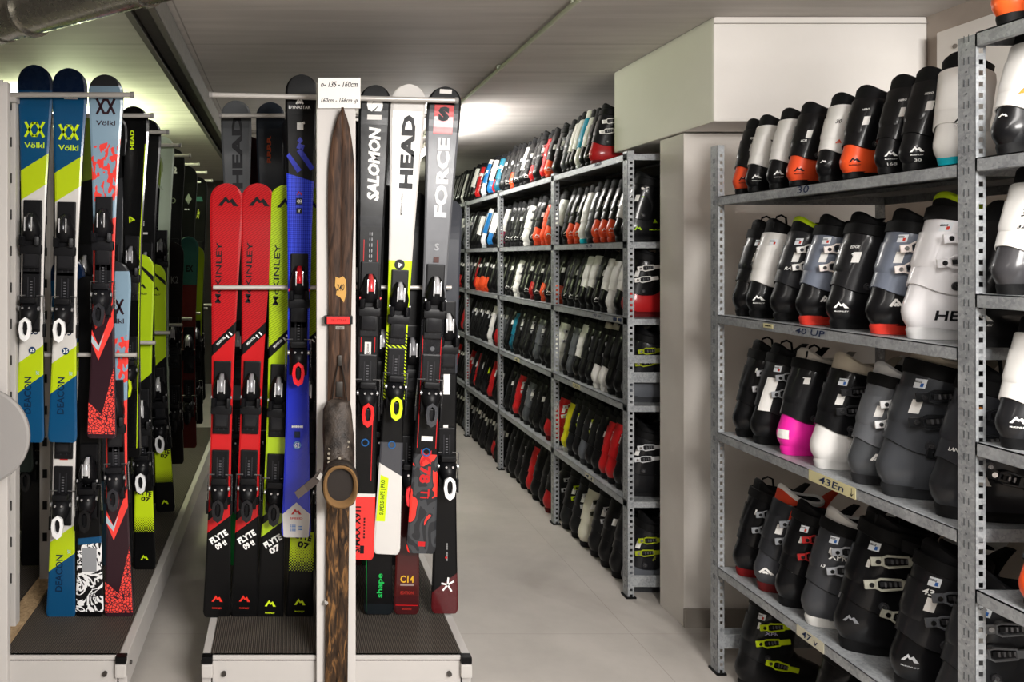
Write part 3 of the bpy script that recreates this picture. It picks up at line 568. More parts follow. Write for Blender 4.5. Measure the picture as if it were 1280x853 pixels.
def lower(Y, cx, T, bt, s, label, lean=0, main=None):
    L = bt-T; f = lambda q: bt-L*q
    return back(Y, cx, T, bt, (28*s, 21*s, 34*s), SKB, [(f(.12), 0, dg(Y, bt, T)), (f(.25), 0, SKB), (f(.60), .8, main or M('#a9c71a', .3, 0, .5))], [('text', 'FLYTE', 0, f(.245), 20*s, 6*s, -12, INK, .04), ('text', '07', 2*s, f(.225), 11*s, 6*s, -12, INK, .04), ('logo', 'peak', 0, f(.04), 10*s, 8*s, 0, LIM2), ('logo', 'peak', 0, f(.90), 13*s, 9*s, 0, INK), ('text', 'McKINLEY', 0, f(.875), 16*s, 2.4*s, 0, INK),
        ('poly', [(-13*s, f(.99)), (-9*s, f(.99)), (16*s, f(.93)), (16*s, f(.91))], INK)], label, (f(.50), f(.32), '#111113', '#dcdcdc', '#e8e8e8'), lean=lean)
lower(3.33, 181, 318, 713, 1.0, 'lime ski with dotted tail, first behind the coral ski on the left platform', -5)
lower(3.75, 207, 330, 640, .88, 'lime ski second in depth on the left platform, partly hidden by its lime neighbour', -15)
back(4.17, 219, 303, 580, (22, 17, 27), M('#17120f', .3, 0, .4), [], [('text', 'K2', 2, 350, 9, 9, 0, M('#7b7d78'))], 'dark brown ski with round tip on the left platform', (420, 520), lean=-3)
back(4.58, 236, 296, 560, (20, 16, 24), M('#571a17', .35), [(356, 0, M('#2d5a55', .35))], [('text', 'EX', 1, 336, 9, 8, 0, INK, .05)], 'teal tipped ski with dull red lower half on the left platform', (430, 510))
back(5.02, 245, 308, 530, (18, 14, 21), SKB, [(420, 0, M('#7f9312', .35))], [], 'dull lime ski at the far end of the left platform', (420, 490))
for r_, (Y, t1, b1) in enumerate(((3.24, 136, 590), (3.66, 165, 560), (4.08, 180, 540))):
    for j, x in enumerate((-.72, -.83, -1.1)):
        px = 358+x*F/Y
        back(Y, px, t1+8, b1, (30, 22, 36), (DGR, SKB, M('#1c2420', .3))[(r_+j) % 3], [(t1+90, .3, (SKB, M('#5b6d22', .3), M('#6a7479', .3))[(r_*2+j) % 3])], [], ['dark ski deep in the left rack hidden behind the blue skis'][0], (t1+200, t1+330), group='dark skis deep inside the left rack')
# rows behind, centre rack
back(3.24, 300, 127, 640, (34, 26, 38), SKB, [(500, 0, M('#47494b', .3, 0, .4))], [('text', 'HEAD', 1, 190, 92, 13, 90, INK, .05)], 'grey ski with big dark lettering rising behind the red skis', (430, 560), lean=-5)
back(3.24, 340, 129, 640, (33, 25, 36), SKB, [(500, 0, M('#1b232d', .3, 0, .4))], [('text', 'RRRR', -2, 187, 34, 5, 90, M('#c0512e'), .04)], 'dark navy ski with small orange lettering behind the lime ski', (430, 560), lean=-2)
DK = [M('#15161a', .3, 0, .4), M('#2a0f11', .3, 0, .4), M('#0f1d14', .3, 0, .4), M('#22242a', .3, 0, .4), M('#11131c', .3, 0, .4)]
n_ = 0
for Y in (3.24, 3.66, 4.08, 4.49, 4.93, 5.39):
    for x in ((-.17, -.05, .05, .29, .39, .50) if Y > 3.3 else (.04, .29, .39, .50)):
        n_ += 1; px = 358+x*F/Y; k = F/Y
        back(Y, px, VY-(.62-.03*(n_ % 3))*k, VY+(.95-.05*(n_ % 4))*k, (.10*k, .075*k, .115*k), DK[n_ % 5], [(VY-.1*k, .3, DK[(n_*2+1) % 5])], [], 'dark ski deep in the centre rack behind the front row', (VY+.1*k, VY+.42*k) if Y < 4.2 else None, group='dark skis deep inside the centre rack')
for Y in (3.33, 3.75):
    for x, c in ((-.20, '#16803a'), (-.07, '#141416'), (.28, '#3a1013'), (.36, '#12331d'), (.46, '#141416')):
        px = 358+x*F/Y; k = F/Y
        back(Y, px, VY-.20*k, VY+1.318*k, (.09*k, .075*k, .105*k), M(c, .3, 0, .5), [(VY+.25*k, .4, SKB)], [], 'dark or green ski standing low inside the centre rack', (VY+.5*k, VY+.85*k), group='low skis deep inside the centre rack')
for Y in (3.33, 3.75, 4.17):
    for j, x in enumerate((-.70, -.80, -.90, -1.09, -1.20, -1.31)):
        px = 358+x*F/Y; k = F/Y
        back(Y, px, VY+(.02+.03*(j % 3))*k, VY+1.318*k, (.09*k, .075*k, .105*k), (SKB, M('#1b2a33', .3), M('#2b2c20', .3))[j % 3], [(VY+.35*k, .4, SKB)], [], 'dark short ski standing low inside the left rack', (VY+.6*k, VY+.9*k), group='low skis deep inside the left rack')
# ------------------------------------------------------------------ antique ski, its boot and the sign card
WOOD = make_wood('antique_wood', '#1a110c', '#3d2b20', '#5a4130'); WORN = make_wood('worn_wood', '#0e0b09', '#3a2a1c', '#8a6238', 12.0, .18)
old = thing('antique_ski', at(420, 862, 2.57)+Vector((0, 0, .0)), 'long antique wooden ski with pointed tip strapped upright to the white post', 'ski', rot=(0, math.atan2(.020, 2.0), 0))
old.location.z = .004
b = MB(); rings = []
for i in range(61):
    z = 1.985*i/60 if i < 48 else 1.985*48/60+(1.985*12/60)*((i-48)/12)
    q = max(0, (z-1.76)/.225); h = .0375*(1+.16*math.exp(-((z-1.70)/.22)**2))*(1-q**2.2)**.72 if q < 1 else .0006
    h = max(h, .0015); y = -.016*q*q; t_ = .018-.009*q
    rings.append([(-h, y, z), (-h*.8, y-.004, z), (-.004, y-.005, z), (0, y-.0025, z), (.004, y-.005, z), (h*.8, y-.004, z), (h, y, z), (h, y+t_, z), (-h, y+t_, z)])
b.loft(rings[:24], WORN, cap=(True, False)); b.loft(rings[23:], WOOD, cap=(False, True)); b.build('wooden_body', old)
b = MB(); pp = [(-.016, 1.43), (-.018, 1.40), (-.012, 1.385), (-.014, 1.37), (.0, 1.362), (.012, 1.345), (.020, 1.375), (.018, 1.42), (.008, 1.432), (-.004, 1.425)]
b.add([(x, -.0062, z) for x, z in pp], [tuple(range(len(pp)))], M('#b98f4e', .7)); vs, fs = text_geo('240', .01, .2); b.add([(x*.026, -.0066, 1.395+y*.022) for x, y in vs], fs, INK); b.build('paper_scrap', old)
b = MB(); b.box((0, -.0062, 1.262), (.028, .001, .010), M('#8f8a83', .4)); vs, fs = text_geo('OLYMPIC', .02); b.add([(x*.022, -.0069, 1.262+y*.005) for x, y in vs], fs, INK); b.build('name_plate', old)
b = MB(); DKM = M('#3d3a37', .4, .8)
for q in (-1, 1): b.tube([(q*.030, -.02, .98), (q*.016, -.016, 1.09), (q*.004, -.012, 1.15)], .0022, DKM, n=6); b.box((q*.036, -.014, .93), (.006, .03, .08), DKM, bev=.002)
b.box((0, -.010, 1.155), (.014, .010, .035), DKM, bev=.003); b.box((0, -.008, 1.06), (.022, .006, .05), DKM, bev=.003)
b.cyl((-.036, -.004, .36), (-.036, -.014, .36), .006, CHROME); b.build('cable_binding', old)
b = MB(); b.box((0, 0, 0), (.092, .050, .028), BLACK, bev=.004); b.box((-.002, -.026, .0), (.074, .004, .024), M('#d62c2a', .5), bev=.001)
vs, fs = text_geo('SKI STRAP', .02); b.add([(x*.05, -.0285, y*.008) for x, y in vs], fs, M('#8f1714'))
b.build('ski_strap', None, at(423, 400, 2.57)+Vector((0, .008, 0)), label='red and black strap holding the antique ski to the post', cat='strap')
vb = thing('leather_ski_boot', (at(421.5, 600, 2.555)[0], 2.553, .80), 'old dark leather ski boot mounted on the antique wooden ski, opening outwards', 'boot')
def sec3(cy, cz, tilt, hw, hh, n=28, sq=2.3):
    t = math.radians(tilt); u = Vector((0, -math.cos(t), math.sin(t)))          # height direction turns from -Y to +Z
    out = []
    for j in range(n):
        a = 2*PI*j/n; c, s_ = math.cos(a), math.sin(a)
        out.append(Vector((hw*math.copysign(abs(c)**(2/sq), c), cy, cz))+u*hh*math.copysign(abs(s_)**(2/sq), s_))
    return out
b = MB()
secs = [(-.022, .236, 0, .022, .010), (-.027, .230, 0, .038, .022), (-.032, .205, 0, .046, .028), (-.038, .165, 4, .049, .034), (-.046, .122, 14, .050, .040), (-.056, .082, 32, .050, .047), (-.070, .040, 55, .049, .055), (-.092, .012, 74, .050, .060), (-.118, .000, 84, .052, .064), (-.142, -.006, 90, .054, .066), (-.156, -.008, 92, .053, .065)]
def rumple(r_): return [p+Vector((.0022*math.sin(p.z*130+p.x*60), .0028*math.sin(p.x*110+p.z*90), .0022*math.sin(p.x*140-p.y*120))) for p in r_]
b.loft([rumple(sec3(*q, n=40)) for q in secs], LEATHER, cap=(True, False)); b.build('boot_upper', vb)
b = MB(); TAN = M('#6e5334', .9); b.loft([sec3(-.157, -.008, 92, .0535, .0655), sec3(-.161, -.008, 92, .049, .061), sec3(-.156, -.008, 92, .043, .055), sec3(-.125, -.002, 90, .038, .050)], TAN, cap=(False, False)); b.loft([sec3(-.125, -.002, 90, .038, .050), sec3(-.05, .01, 80, .034, .046)], M('#060403', .95), cap=(False, True)); b.build('boot_lining', vb, label='tan leather lining')  # throat coloured near black in place of shade deep in the boot
b = MB(); b.loft([sec3(-.106, .002, 82, .0535, .066), sec3(-.118, .0, 86, .0565, .069), sec3(-.134, -.004, 90, .0575, .070), sec3(-.138, -.005, 90, .055, .067)], M('#26211e', .5)); b.build('ankle_collar', vb)
b = MB()
sol = [(0.0, .232), (.026, .224), (.041, .195), (.046, .15), (.040, .08), (.034, .03), (.036, -.03), (.030, -.07), (.0, -.08)]; sol = sol+[(-x, z) for x, z in sol[-2:0:-1]]
b.loft([[(x, .000, z) for x, z in sol], [(x, -.016, z) for x, z in sol]], M('#1d1a18', .6), smooth=False); b.loft([[(x*.9, -.015, -.04+z*.0) for x, z in ((-.034, 0), (.034, 0))]+[(.03, -.05, -.055), (-.03, -.05, -.055)], [(-.03, -.015, -.078), (.03, -.015, -.078), (.027, -.05, -.07), (-.027, -.05, -.07)]], LEATHER); b.build('boot_sole', vb)
b = MB()
for x, y, z in ((-.030, -.083, .092), (-.033, -.092, .078), (-.034, -.102, .066), (-.034, -.108, .054), (.026, -.083, .098), (.030, -.078, .112), (.0, -.112, .068)):
    c = Vector((x, y-.006, z)); b.cyl(c, c+Vector((0, -.004, .003)), .0042, M('#c8c0b0', .25, .9), n=12)
b.build('eyelet', vb)
b = MB()
for q in (0, 1, 2): b.tube([(-.026, -.082-.010*q, .094-.015*q), (0, -.094-.010*q, .098-.015*q), (.024, -.082-.010*q, .096-.015*q)], .0018, M('#2a2522', .7), n=6)
b.build('boot_lace', vb)
b = MB(); strip = [((-.055, -.128, .030), 0), ((-.075, -.122, .004), 0), ((-.105, -.10, -.028), 0), ((-.135, -.09, -.055), 0)]
b.loft([[Vector(p)+Vector((-.006, 0, .010)), Vector(p)+Vector((.006, -.002, -.010)), Vector(p)+Vector((.006, .003, -.010)), Vector(p)+Vector((-.006, .005, .010))] for p, _ in strip], M('#4c4440', .6), smooth=False)
b.box((-.062, -.131, .018), (.016, .006, .022), CHROME, bev=.002, rot=Matrix.Rotation(.6, 4, 'Y')); b.build('ankle_strap', vb)
b = MB(); b.box((0, 0, 0), (.140, .002, .100), M('#e6e2dd', .6)); RT = M('#23262e', .6)
for s_, z in (('o- 135 - 160cm', .029), ('160cm - 166cm -p', -.026)):
    vs, fs = text_geo(s_, .018, .3); b.add([(x*.122, -.0016, z+y*.019) for x, y in vs], fs, RT)
b.build('paper_sign', None, at(424.5, 115, 2.56)+Vector((0, .017, 0)), label='white paper card with handwritten ski lengths on top of the post', cat='sign')
# ------------------------------------------------------------------ shelving racks
def perf_strip(b, w, h, ox, pitch, sw, sh, plane, m, off=0.):
    """strip w x h in a plane with a column of rectangular slots; (a, z) -> plane(a, z)"""
    n = int(h/pitch); a0, a1, a2, a3 = 0, ox, ox+sw, w; vs, fs = [], []
    def quad(p, q, r, s_):
        i = len(vs); vs.extend([plane(*p), plane(*q), plane(*r), plane(*s_)]); fs.append((i, i+1, i+2, i+3))
    quad((a0, 0), (a1, 0), (a1, h), (a0, h)); quad((a2, 0), (a3, 0), (a3, h), (a2, h)); z = 0
    for i in range(n):
        z0 = i*pitch+(pitch-sh)/2; quad((a1, z), (a2, z), (a2, z0), (a1, z0)); z = z0+sh
    quad((a1, z), (a2, z), (a2, h), (a1, h)); b.add(vs, fs, m)
def upright(parent, x, y, h, sx, sy, side=.045, front=.024):
    b = MB()
    perf_strip(b, front, h, front*.36, .025, front*.40, .011, lambda a, z: (x+sx*a, y, z), GALV)
    n = MB(); b.box((x+sx*.0008, y+sy*side/2, h/2), (.0016, side, h), GALV)
    SL = M('#55585b', .5, .4)
    for k in range(int(h/.05)):
        b.cyl((x-sx*.0002, y+sy*side*.5, .02+k*.05), (x-sx*.0006, y+sy*side*.5, .02+k*.05), .0025, SL, n=8)
        for q in (.36, .62): b.box((x-sx*.0004, y+sy*side*q, .045+k*.05), (.0005, .002, .016), SL)
    b.box((x+sx*front*.5, y+sy*side*.5, .004), (front*1.5, side*1.3, .008), BLACK, bev=.002)
    return b.build('upright', parent)
SHM = GALV
def shelf(parent, x0, x1, y0, y1, z, lip=.030, name='shelf'):
    b = MB(); xc, yc = (x0+x1)/2, (y0+y1)/2
    b.box((xc, yc, z-.0015), (x1-x0, y1-y0, .003), GALV)
    b.box((x0+.0015, yc, z-lip/2), (.003, y1-y0, lip), GALV); b.box((x0+.008, yc, z-lip), (.014, y1-y0-.01, .002), GALV)
    b.box((x1-.0015, yc, z-lip/2), (.003, y1-y0, lip), GALV)
    b.box((xc, y0+.0015, z-lip/2), (x1-x0, .003, lip), GALV); b.box((xc, y1-.0015, z-lip/2), (x1-x0, .003, lip), GALV)
    b.box((xc, yc, z-.012), (.03, y1-y0-.02, .012), GALV)
    return b.build(name, parent)
def lip_text(parent, x, y, z, s_, ln, ht, m, bg=None, bgs=None, rot=0, name='shelf_marking'):
    b = MB()
    if bg: b.box((x-.0012, y, z), (.0008, bgs[0], bgs[1]), bg)
    vs, fs = text_geo(s_, .01, .15); b.add([(x-.0022, y-(vx*ln), z+vy*ht) for vx, vy in vs], fs, m); return b.build(name, parent)
RX = 1.545; ND = .60
near = thing('boot_shelving', (RX, 1.75, 0), 'galvanised slotted steel shelving close to camera at right, filled with ski boots', 'shelving')
for o_y, sy in ((2.795, 1), (1.75, 1), (.72, 1)):
    for xx, sx in ((RX, 1), (RX+ND, -1)): upright(near, xx-RX, o_y-1.75, 1.90 if o_y > 2 else 2.0, sx, sy)
NZ_ = [1.715, 1.292, .872, .388]; NZ2 = [2.003, 1.722, 1.417, 1.085, .754, .42]
for z in NZ_: shelf(near, 0, ND, 1.795-1.75, 2.795-1.75, z)
for z in NZ2: shelf(near, 0, ND, .765-1.75, 1.748-1.75, z)
b = MB()
for y in (2.843-1.75, 2.797-1.75): b.box((ND/2, y, .12), (ND, .003, .05), GALV)
b.build('end_brace', near)
INKB = M('#1d2a4a', .6); PAP = M('#cfc79a', .7); PAPW = M('#c9c4ae', .7)
lip_text(near, 0, 2.33-1.75, 1.701, '30', .055, .022, INKB); lip_text(near, 0, 2.30-1.75, 1.277, '40 UP', .13, .018, INKB)
lip_text(near, 0, 2.50-1.75, 1.278, '-----', .03, .004, INK, PAP, (.05, .014), name='shelf_label')
lip_text(near, 0, 2.21-1.75, .856, '43En', .10, .020, INKB, PAP, (.19, .032), name='shelf_label')
lip_text(near, 0, 2.30-1.75, .373, '47 v', .07, .020, INKB, PAPW, (.12, .032), name='shelf_label')
MX = 1.495; MD = .60; MZ = [1.955, 1.567, 1.230, .848, .427]
mid = thing('boot_shelving', (MX, 3.42, 0), 'long galvanised shelving run along the aisle, filled with ski boots', 'shelving')
MYP = [3.42, 4.36, 5.48, 6.5, 7.5, 8.5]
for i, y in enumerate(MYP):
    for xx, sx in ((0, 1), (MD, -1)): upright(mid, xx, y-3.42, 1.965, sx, 1, .045, .030)
for i in range(5):
    for z in MZ: shelf(mid, 0, MD, MYP[i]-3.42+.005, MYP[i+1]-3.42-.002, z)
b = MB()
for z in (1.045, 1.0): pass
b.box((MD/2, .003, .97), (MD, .003, .045), GALV); b.box((MD/2, .003, .075), (MD, .003, .05), GALV); b.box((MD/2, .003, 1.05), (MD, .003, .035), GALV); b.build('end_brace', mid)
for y, z, s_, bg in ((3.75, 1.944, '30', None), (3.85, 1.553, 'n 8', None), (3.75, 1.216, '40 up', None), (3.52, 1.216, '--', PAPW), (4.02, .833, '43En', PAP), (3.85, .412, '43', PAPW), (5.05, .833, '4-', PAP)):
    lip_text(mid, 0, y-3.42, z, s_, .09, .016, INKB, bg, (.10 if s_ != '--' else .05, .022), name='shelf_label')
# ------------------------------------------------------------------ ski boots (origin: floor point under the heel, toe to +X)
def prof(keys, z):
    if z <= keys[0][0]: return keys[0][1:]
    for a, c in zip(keys, keys[1:]):
        if z <= c[0]:
            t = (z-a[0])/(c[0]-a[0]); t = t*t*(3-2*t) if False else t
            return tuple(p+(q-p)*t for p, q in zip(a[1:], c[1:]))
    return keys[-1][1:]
SH = [(.026, .006, .300, .044), (.040, -.003, .304, .050), (.056, -.007, .300, .052), (.074, -.005, .272, .0515), (.095, .003, .225, .048), (.115, .010, .192, .045), (.145, .017, .175, .044), (.18, .024, .172, .045)]
CU = [(.095, .002, .182, .0520), (.125, .008, .180, .0515), (.16, .018, .178, .053), (.20, .031, .182, .0555), (.24, .043, .188, .058), (.285, .056, .196, .0605), (.31, .062, .200, .061)]
LI = [(.20, .034, .176, .050), (.27, .056, .188, .0535), (.315, .068, .194, .0535), (.33, .072, .193, .050)]
def ring(keys, z, n, dz=None, ex=2.5, off=0.):
    out = []
    for j in range(n):
        a = 2*PI*j/n; c, s_ = math.cos(a), math.sin(a); zz = z+(dz(a) if dz else 0)
        x0, x1, w_ = prof(keys, zz); cx, aa = (x0+x1)/2, (x1-x0)/2+off; w_ += off
        out.append((cx+aa*math.copysign(abs(c)**(2/ex), c), w_*math.copysign(abs(s_)**(2/ex), s_), zz))
    return out
def surf(keys, a, z, off=.0012, ex=2.5):
    x0, x1, w_ = prof(keys, z); c, s_ = math.cos(a), math.sin(a); cx = (x0+x1)/2
    return Vector((cx+((x1-x0)/2+off)*math.copysign(abs(c)**(2/ex), c), (w_+off)*math.copysign(abs(s_)**(2/ex), s_), z))
def side(keys, x, z, off=.0015, ex=2.5):
    x0, x1, w_ = prof(keys, z); t = min(.99, abs((x-(x0+x1)/2)/((x1-x0)/2))); return Vector((x, -(w_*(1-t**ex)**(1/ex)+off), z))
def patch(b, keys, a0, z0, wa, h, m, nseg=4, off=.0012, lean=0.):
    vs, fs = [], []
    for i in range(nseg+1):
        for j in range(3):
            vs.append(surf(keys, a0-wa/2+wa*i/nseg, z0-h/2+h*j/2, off))
    for i in range(nseg):
        for j in range(2): q = i*3+j; fs.append((q, q+3, q+4, q+1))
    b.add(vs, fs, m)
def decal_a(b, keys, geo, a0, z0, w_, h, m, off=.0018, R=.055):
    vs, fs = geo; b.add([surf(keys, a0+x*w_/R, z0+y*h, off) for x, y in vs], fs, m)
def decal_s(b, keys, geo, x0, z0, w_, h, m, off=.0018):
    vs, fs = geo; b.add([side(keys, x0+x*w_, z0+y*h, off) for x, y in vs], fs, m)
dzc = lambda a: .016*math.cos(a)**2+(.012 if math.cos(a) < 0 else .03)*math.cos(a)**2*.8
dzt = lambda a: -.016*math.cos(a)
N_ = 36
SLOT = {k: bpy.data.materials.new('slot_'+k) for k in ('sole', 'shell', 'cuff', 'liner', 'buckle', 'rim', 'sticker')}
def g_sole(b, n=N_, m=None):
    m = m or SLOT['sole']
    def foot(x0, x1, w_, z): 
        out = []
        for j in range(n):
            a = 2*PI*j/n; c, s_ = math.cos(a), math.sin(a)
            out.append(((x0+x1)/2+(x1-x0)/2*math.copysign(abs(c)**.72, c), w_*math.copysign(abs(s_)**.72, s_)*(1 if abs(c) > .35 else .96), z))
        return out
    b.loft([foot(.006, .310, .036, 0), foot(.004, .312, .037, .010), foot(.002, .310, .038, .019), foot(.006, .302, .044, .028)], m)
def g_shell(b, n=N_, m=None):
    m = m or SLOT['shell']
    b.loft([ring(SH, z, n) for z in (.024, .032, .044, .06, .072, .084, .096, .11, .13, .155, .175)], m)
def g_cuff(b, n=N_, m=None):
    m = m or SLOT['cuff']
    R_ = [ring(CU, .100, n, dzc, off=-.003), ring(CU, .102, n, dzc)]+[ring(CU, z, n, lambda a, t=t: dzc(a)*(1-t)+dzt(a)*t) for z, t in ((.13, .15), (.165, .35), (.20, .6), (.235, .8), (.27, 1))]
    R_ += [ring(CU, .274, n, dzt, off=-.0015), ring(CU, .270, n, dzt, off=-.006)]
    b.loft(R_, m, cap=(False, False))
    for sy in (-1, 1):                                  # raised front flap with a slanted rear edge, and a rear spine panel
        vs, fs = [], []
        for i in range(9):
            t = i/8; z = .135+.125*t
            for j in range(8):
                u = j/7; xa = .105-.020*t+.012*math.sin(t*6); x1 = prof(CU, z)[1]-.012; x = xa+(x1-xa)*u
                p = side(CU, x, z, .0004 if j == 0 or i in (0, 8) else .0034); vs.append((p.x, p.y*sy*-1 if sy > 0 else p.y, p.z))
        for i in range(8):
            for j in range(7): q = i*8+j; fs.append((q, q+1, q+9, q+8))
        b.add(vs, fs, m, smooth=True)
    vs, fs = [], []
    for i in range(8):
        z = .165+.080*i/7
        for j in range(8):
            a = PI-.62+1.24*j/7; vs.append(surf(CU, a, z, .0003 if j in (0, 7) or i == 0 else .0036))
    for i in range(7):
        for j in range(7): q = i*8+j; fs.append((q, q+1, q+9, q+8))
    b.add(vs, fs, m, smooth=True)
def g_liner(b, n=N_, m=None, rim=None):
    m = m or SLOT['liner']; rim = rim or SLOT['rim']; dl = lambda a: -.018*math.cos(a)+.009*math.cos(2*a)
    b.loft([ring(LI, .22, n), ring(LI, .27, n, dl), ring(LI, .296, n, dl)], m, cap=(False, False))
    b.loft([ring(LI, .296, n, dl), ring(LI, .306, n, dl, off=.001), ring(LI, .311, n, dl, off=-.004), ring(LI, .304, n, dl, off=-.009)], rim, cap=(False, False))
    b.loft([ring(LI, .304, n, dl, off=-.009), ring(LI, .25, n, off=-.012), ring(LI, .18, n, off=-.014)], BLACK, cap=(False, True))
def g_tongue(b):
    m = SLOT['liner']; out = []
    for t in range(6):
        z = .25+.0145*t; x = .176+.006*t+.0012*t*t; w_ = .034-.0008*t*t
        out.append([(x, -w_, z), (x+.008, -w_*.6, z), (x+.010, 0, z), (x+.008, w_*.6, z), (x, w_, z), (x-.006, w_*.6, z), (x-.004, 0, z), (x-.006, -w_*.6, z)])
    b.loft(out, m)
def g_strapend(b):
    m = M('#0f0f11', .7); pts = [(.10, -.064, .270), (.13, -.078, .262), (.16, -.084, .235), (.17, -.075, .205)]
    b.loft([[(x, y-.0015, z-.014), (x, y+.0015, z-.014), (x, y+.0015, z+.014), (x, y-.0015, z+.014)] for x, y, z in pts], m, smooth=False)
def g_strap(b, n=N_):
    b.loft([ring(CU, .258, n, dzt, off=.001), ring(CU, .260, n, dzt, off=.0035), ring(CU, .288, n, dzt, off=.0035), ring(CU, .290, n, dzt, off=.0)], M('#0d0d0e', .6), cap=(False, False))
def g_buckle(b, keys, x, z, tilt=.1, m=None, s_=1., n=6):
    """lever, wire loop and toothed ladder over the camera-side wall of the boot"""
    m = m or SLOT['buckle']; p = side(keys, x, z, .003); q = side(keys, x+.03, z, .003); d = (q-p).normalized()
    up = Vector((0, 0, 1)); up = (up-d*up.dot(d)).normalized(); nrm = up.cross(d); 
    if nrm.y > 0: nrm = -nrm
    R_ = Matrix((d, up, nrm)).transposed().to_4x4(); T = Matrix.Translation(p) @ R_ @ Matrix.Rotation(tilt, 4, 'Z') @ Matrix.Scale(s_, 4)
    if n > 4:
        o = [(-.020, -.007, .004), (-.013, -.0105, .006), (.020, -.008, .007), (.026, 0, .006), (.020, .008, .007), (-.013, .0105, .006), (-.020, .007, .004)]
        b.tube(o, .0024, m, T, n=6, closed=True)
        b.box((.034, 0, .0065), (.030, .014, .005), m, T, bev=.002); b.box((-.028, 0, .002), (.022, .016, .004), m, T, bev=.0015); b.cyl((-.028, 0, .003), (-.028, 0, .006), .0045, CHROME, T, n=10)
        b.box((.008, 0, .003), (.044, .008, .003), M('#2a2a2c', .35), T)
        for i in range(5): b.box((-.006+i*.008, 0, .0055), (.003, .008, .003), M('#8b8b8e', .3, .7), T)
    else:
        b.box((0, 0, .003), (.050, .013, .005), m, T); b.box((.030, 0, .004), (.020, .008, .006), m, T)
LIB = {}
def libmesh(k, fn):
    if k not in LIB: b = MB(); fn(b); LIB[k] = b.mesh(k.split('#')[0])
    return LIB[k]
def recolor(o, cmap):
    for sl in o.material_slots:
        if sl.material and sl.material.name.startswith('slot_'):
            k = sl.material.name[5:]; sl.link = 'OBJECT'; sl.material = cmap[k]
def cm(c):
    g = lambda h, r=.34, ct=.25: h if not isinstance(h, str) else M(h, r, 0, ct)
    return dict(sole=g(c.get('sole', '#0e0e0f'), .55, 0), shell=g(c.get('shell', '#0f0f11')), cuff=g(c.get('cuff', '#0f0f11')), liner=g(c.get('liner', '#0f0f11'), .7, 0), buckle=g(c.get('buckle', '#2a2a2d'), .3), rim=g(c.get('rim', c.get('liner', '#0f0f11')), .6, 0), sticker=M('#e4e2de', .5))
def lab_of(c): return c.get('label')
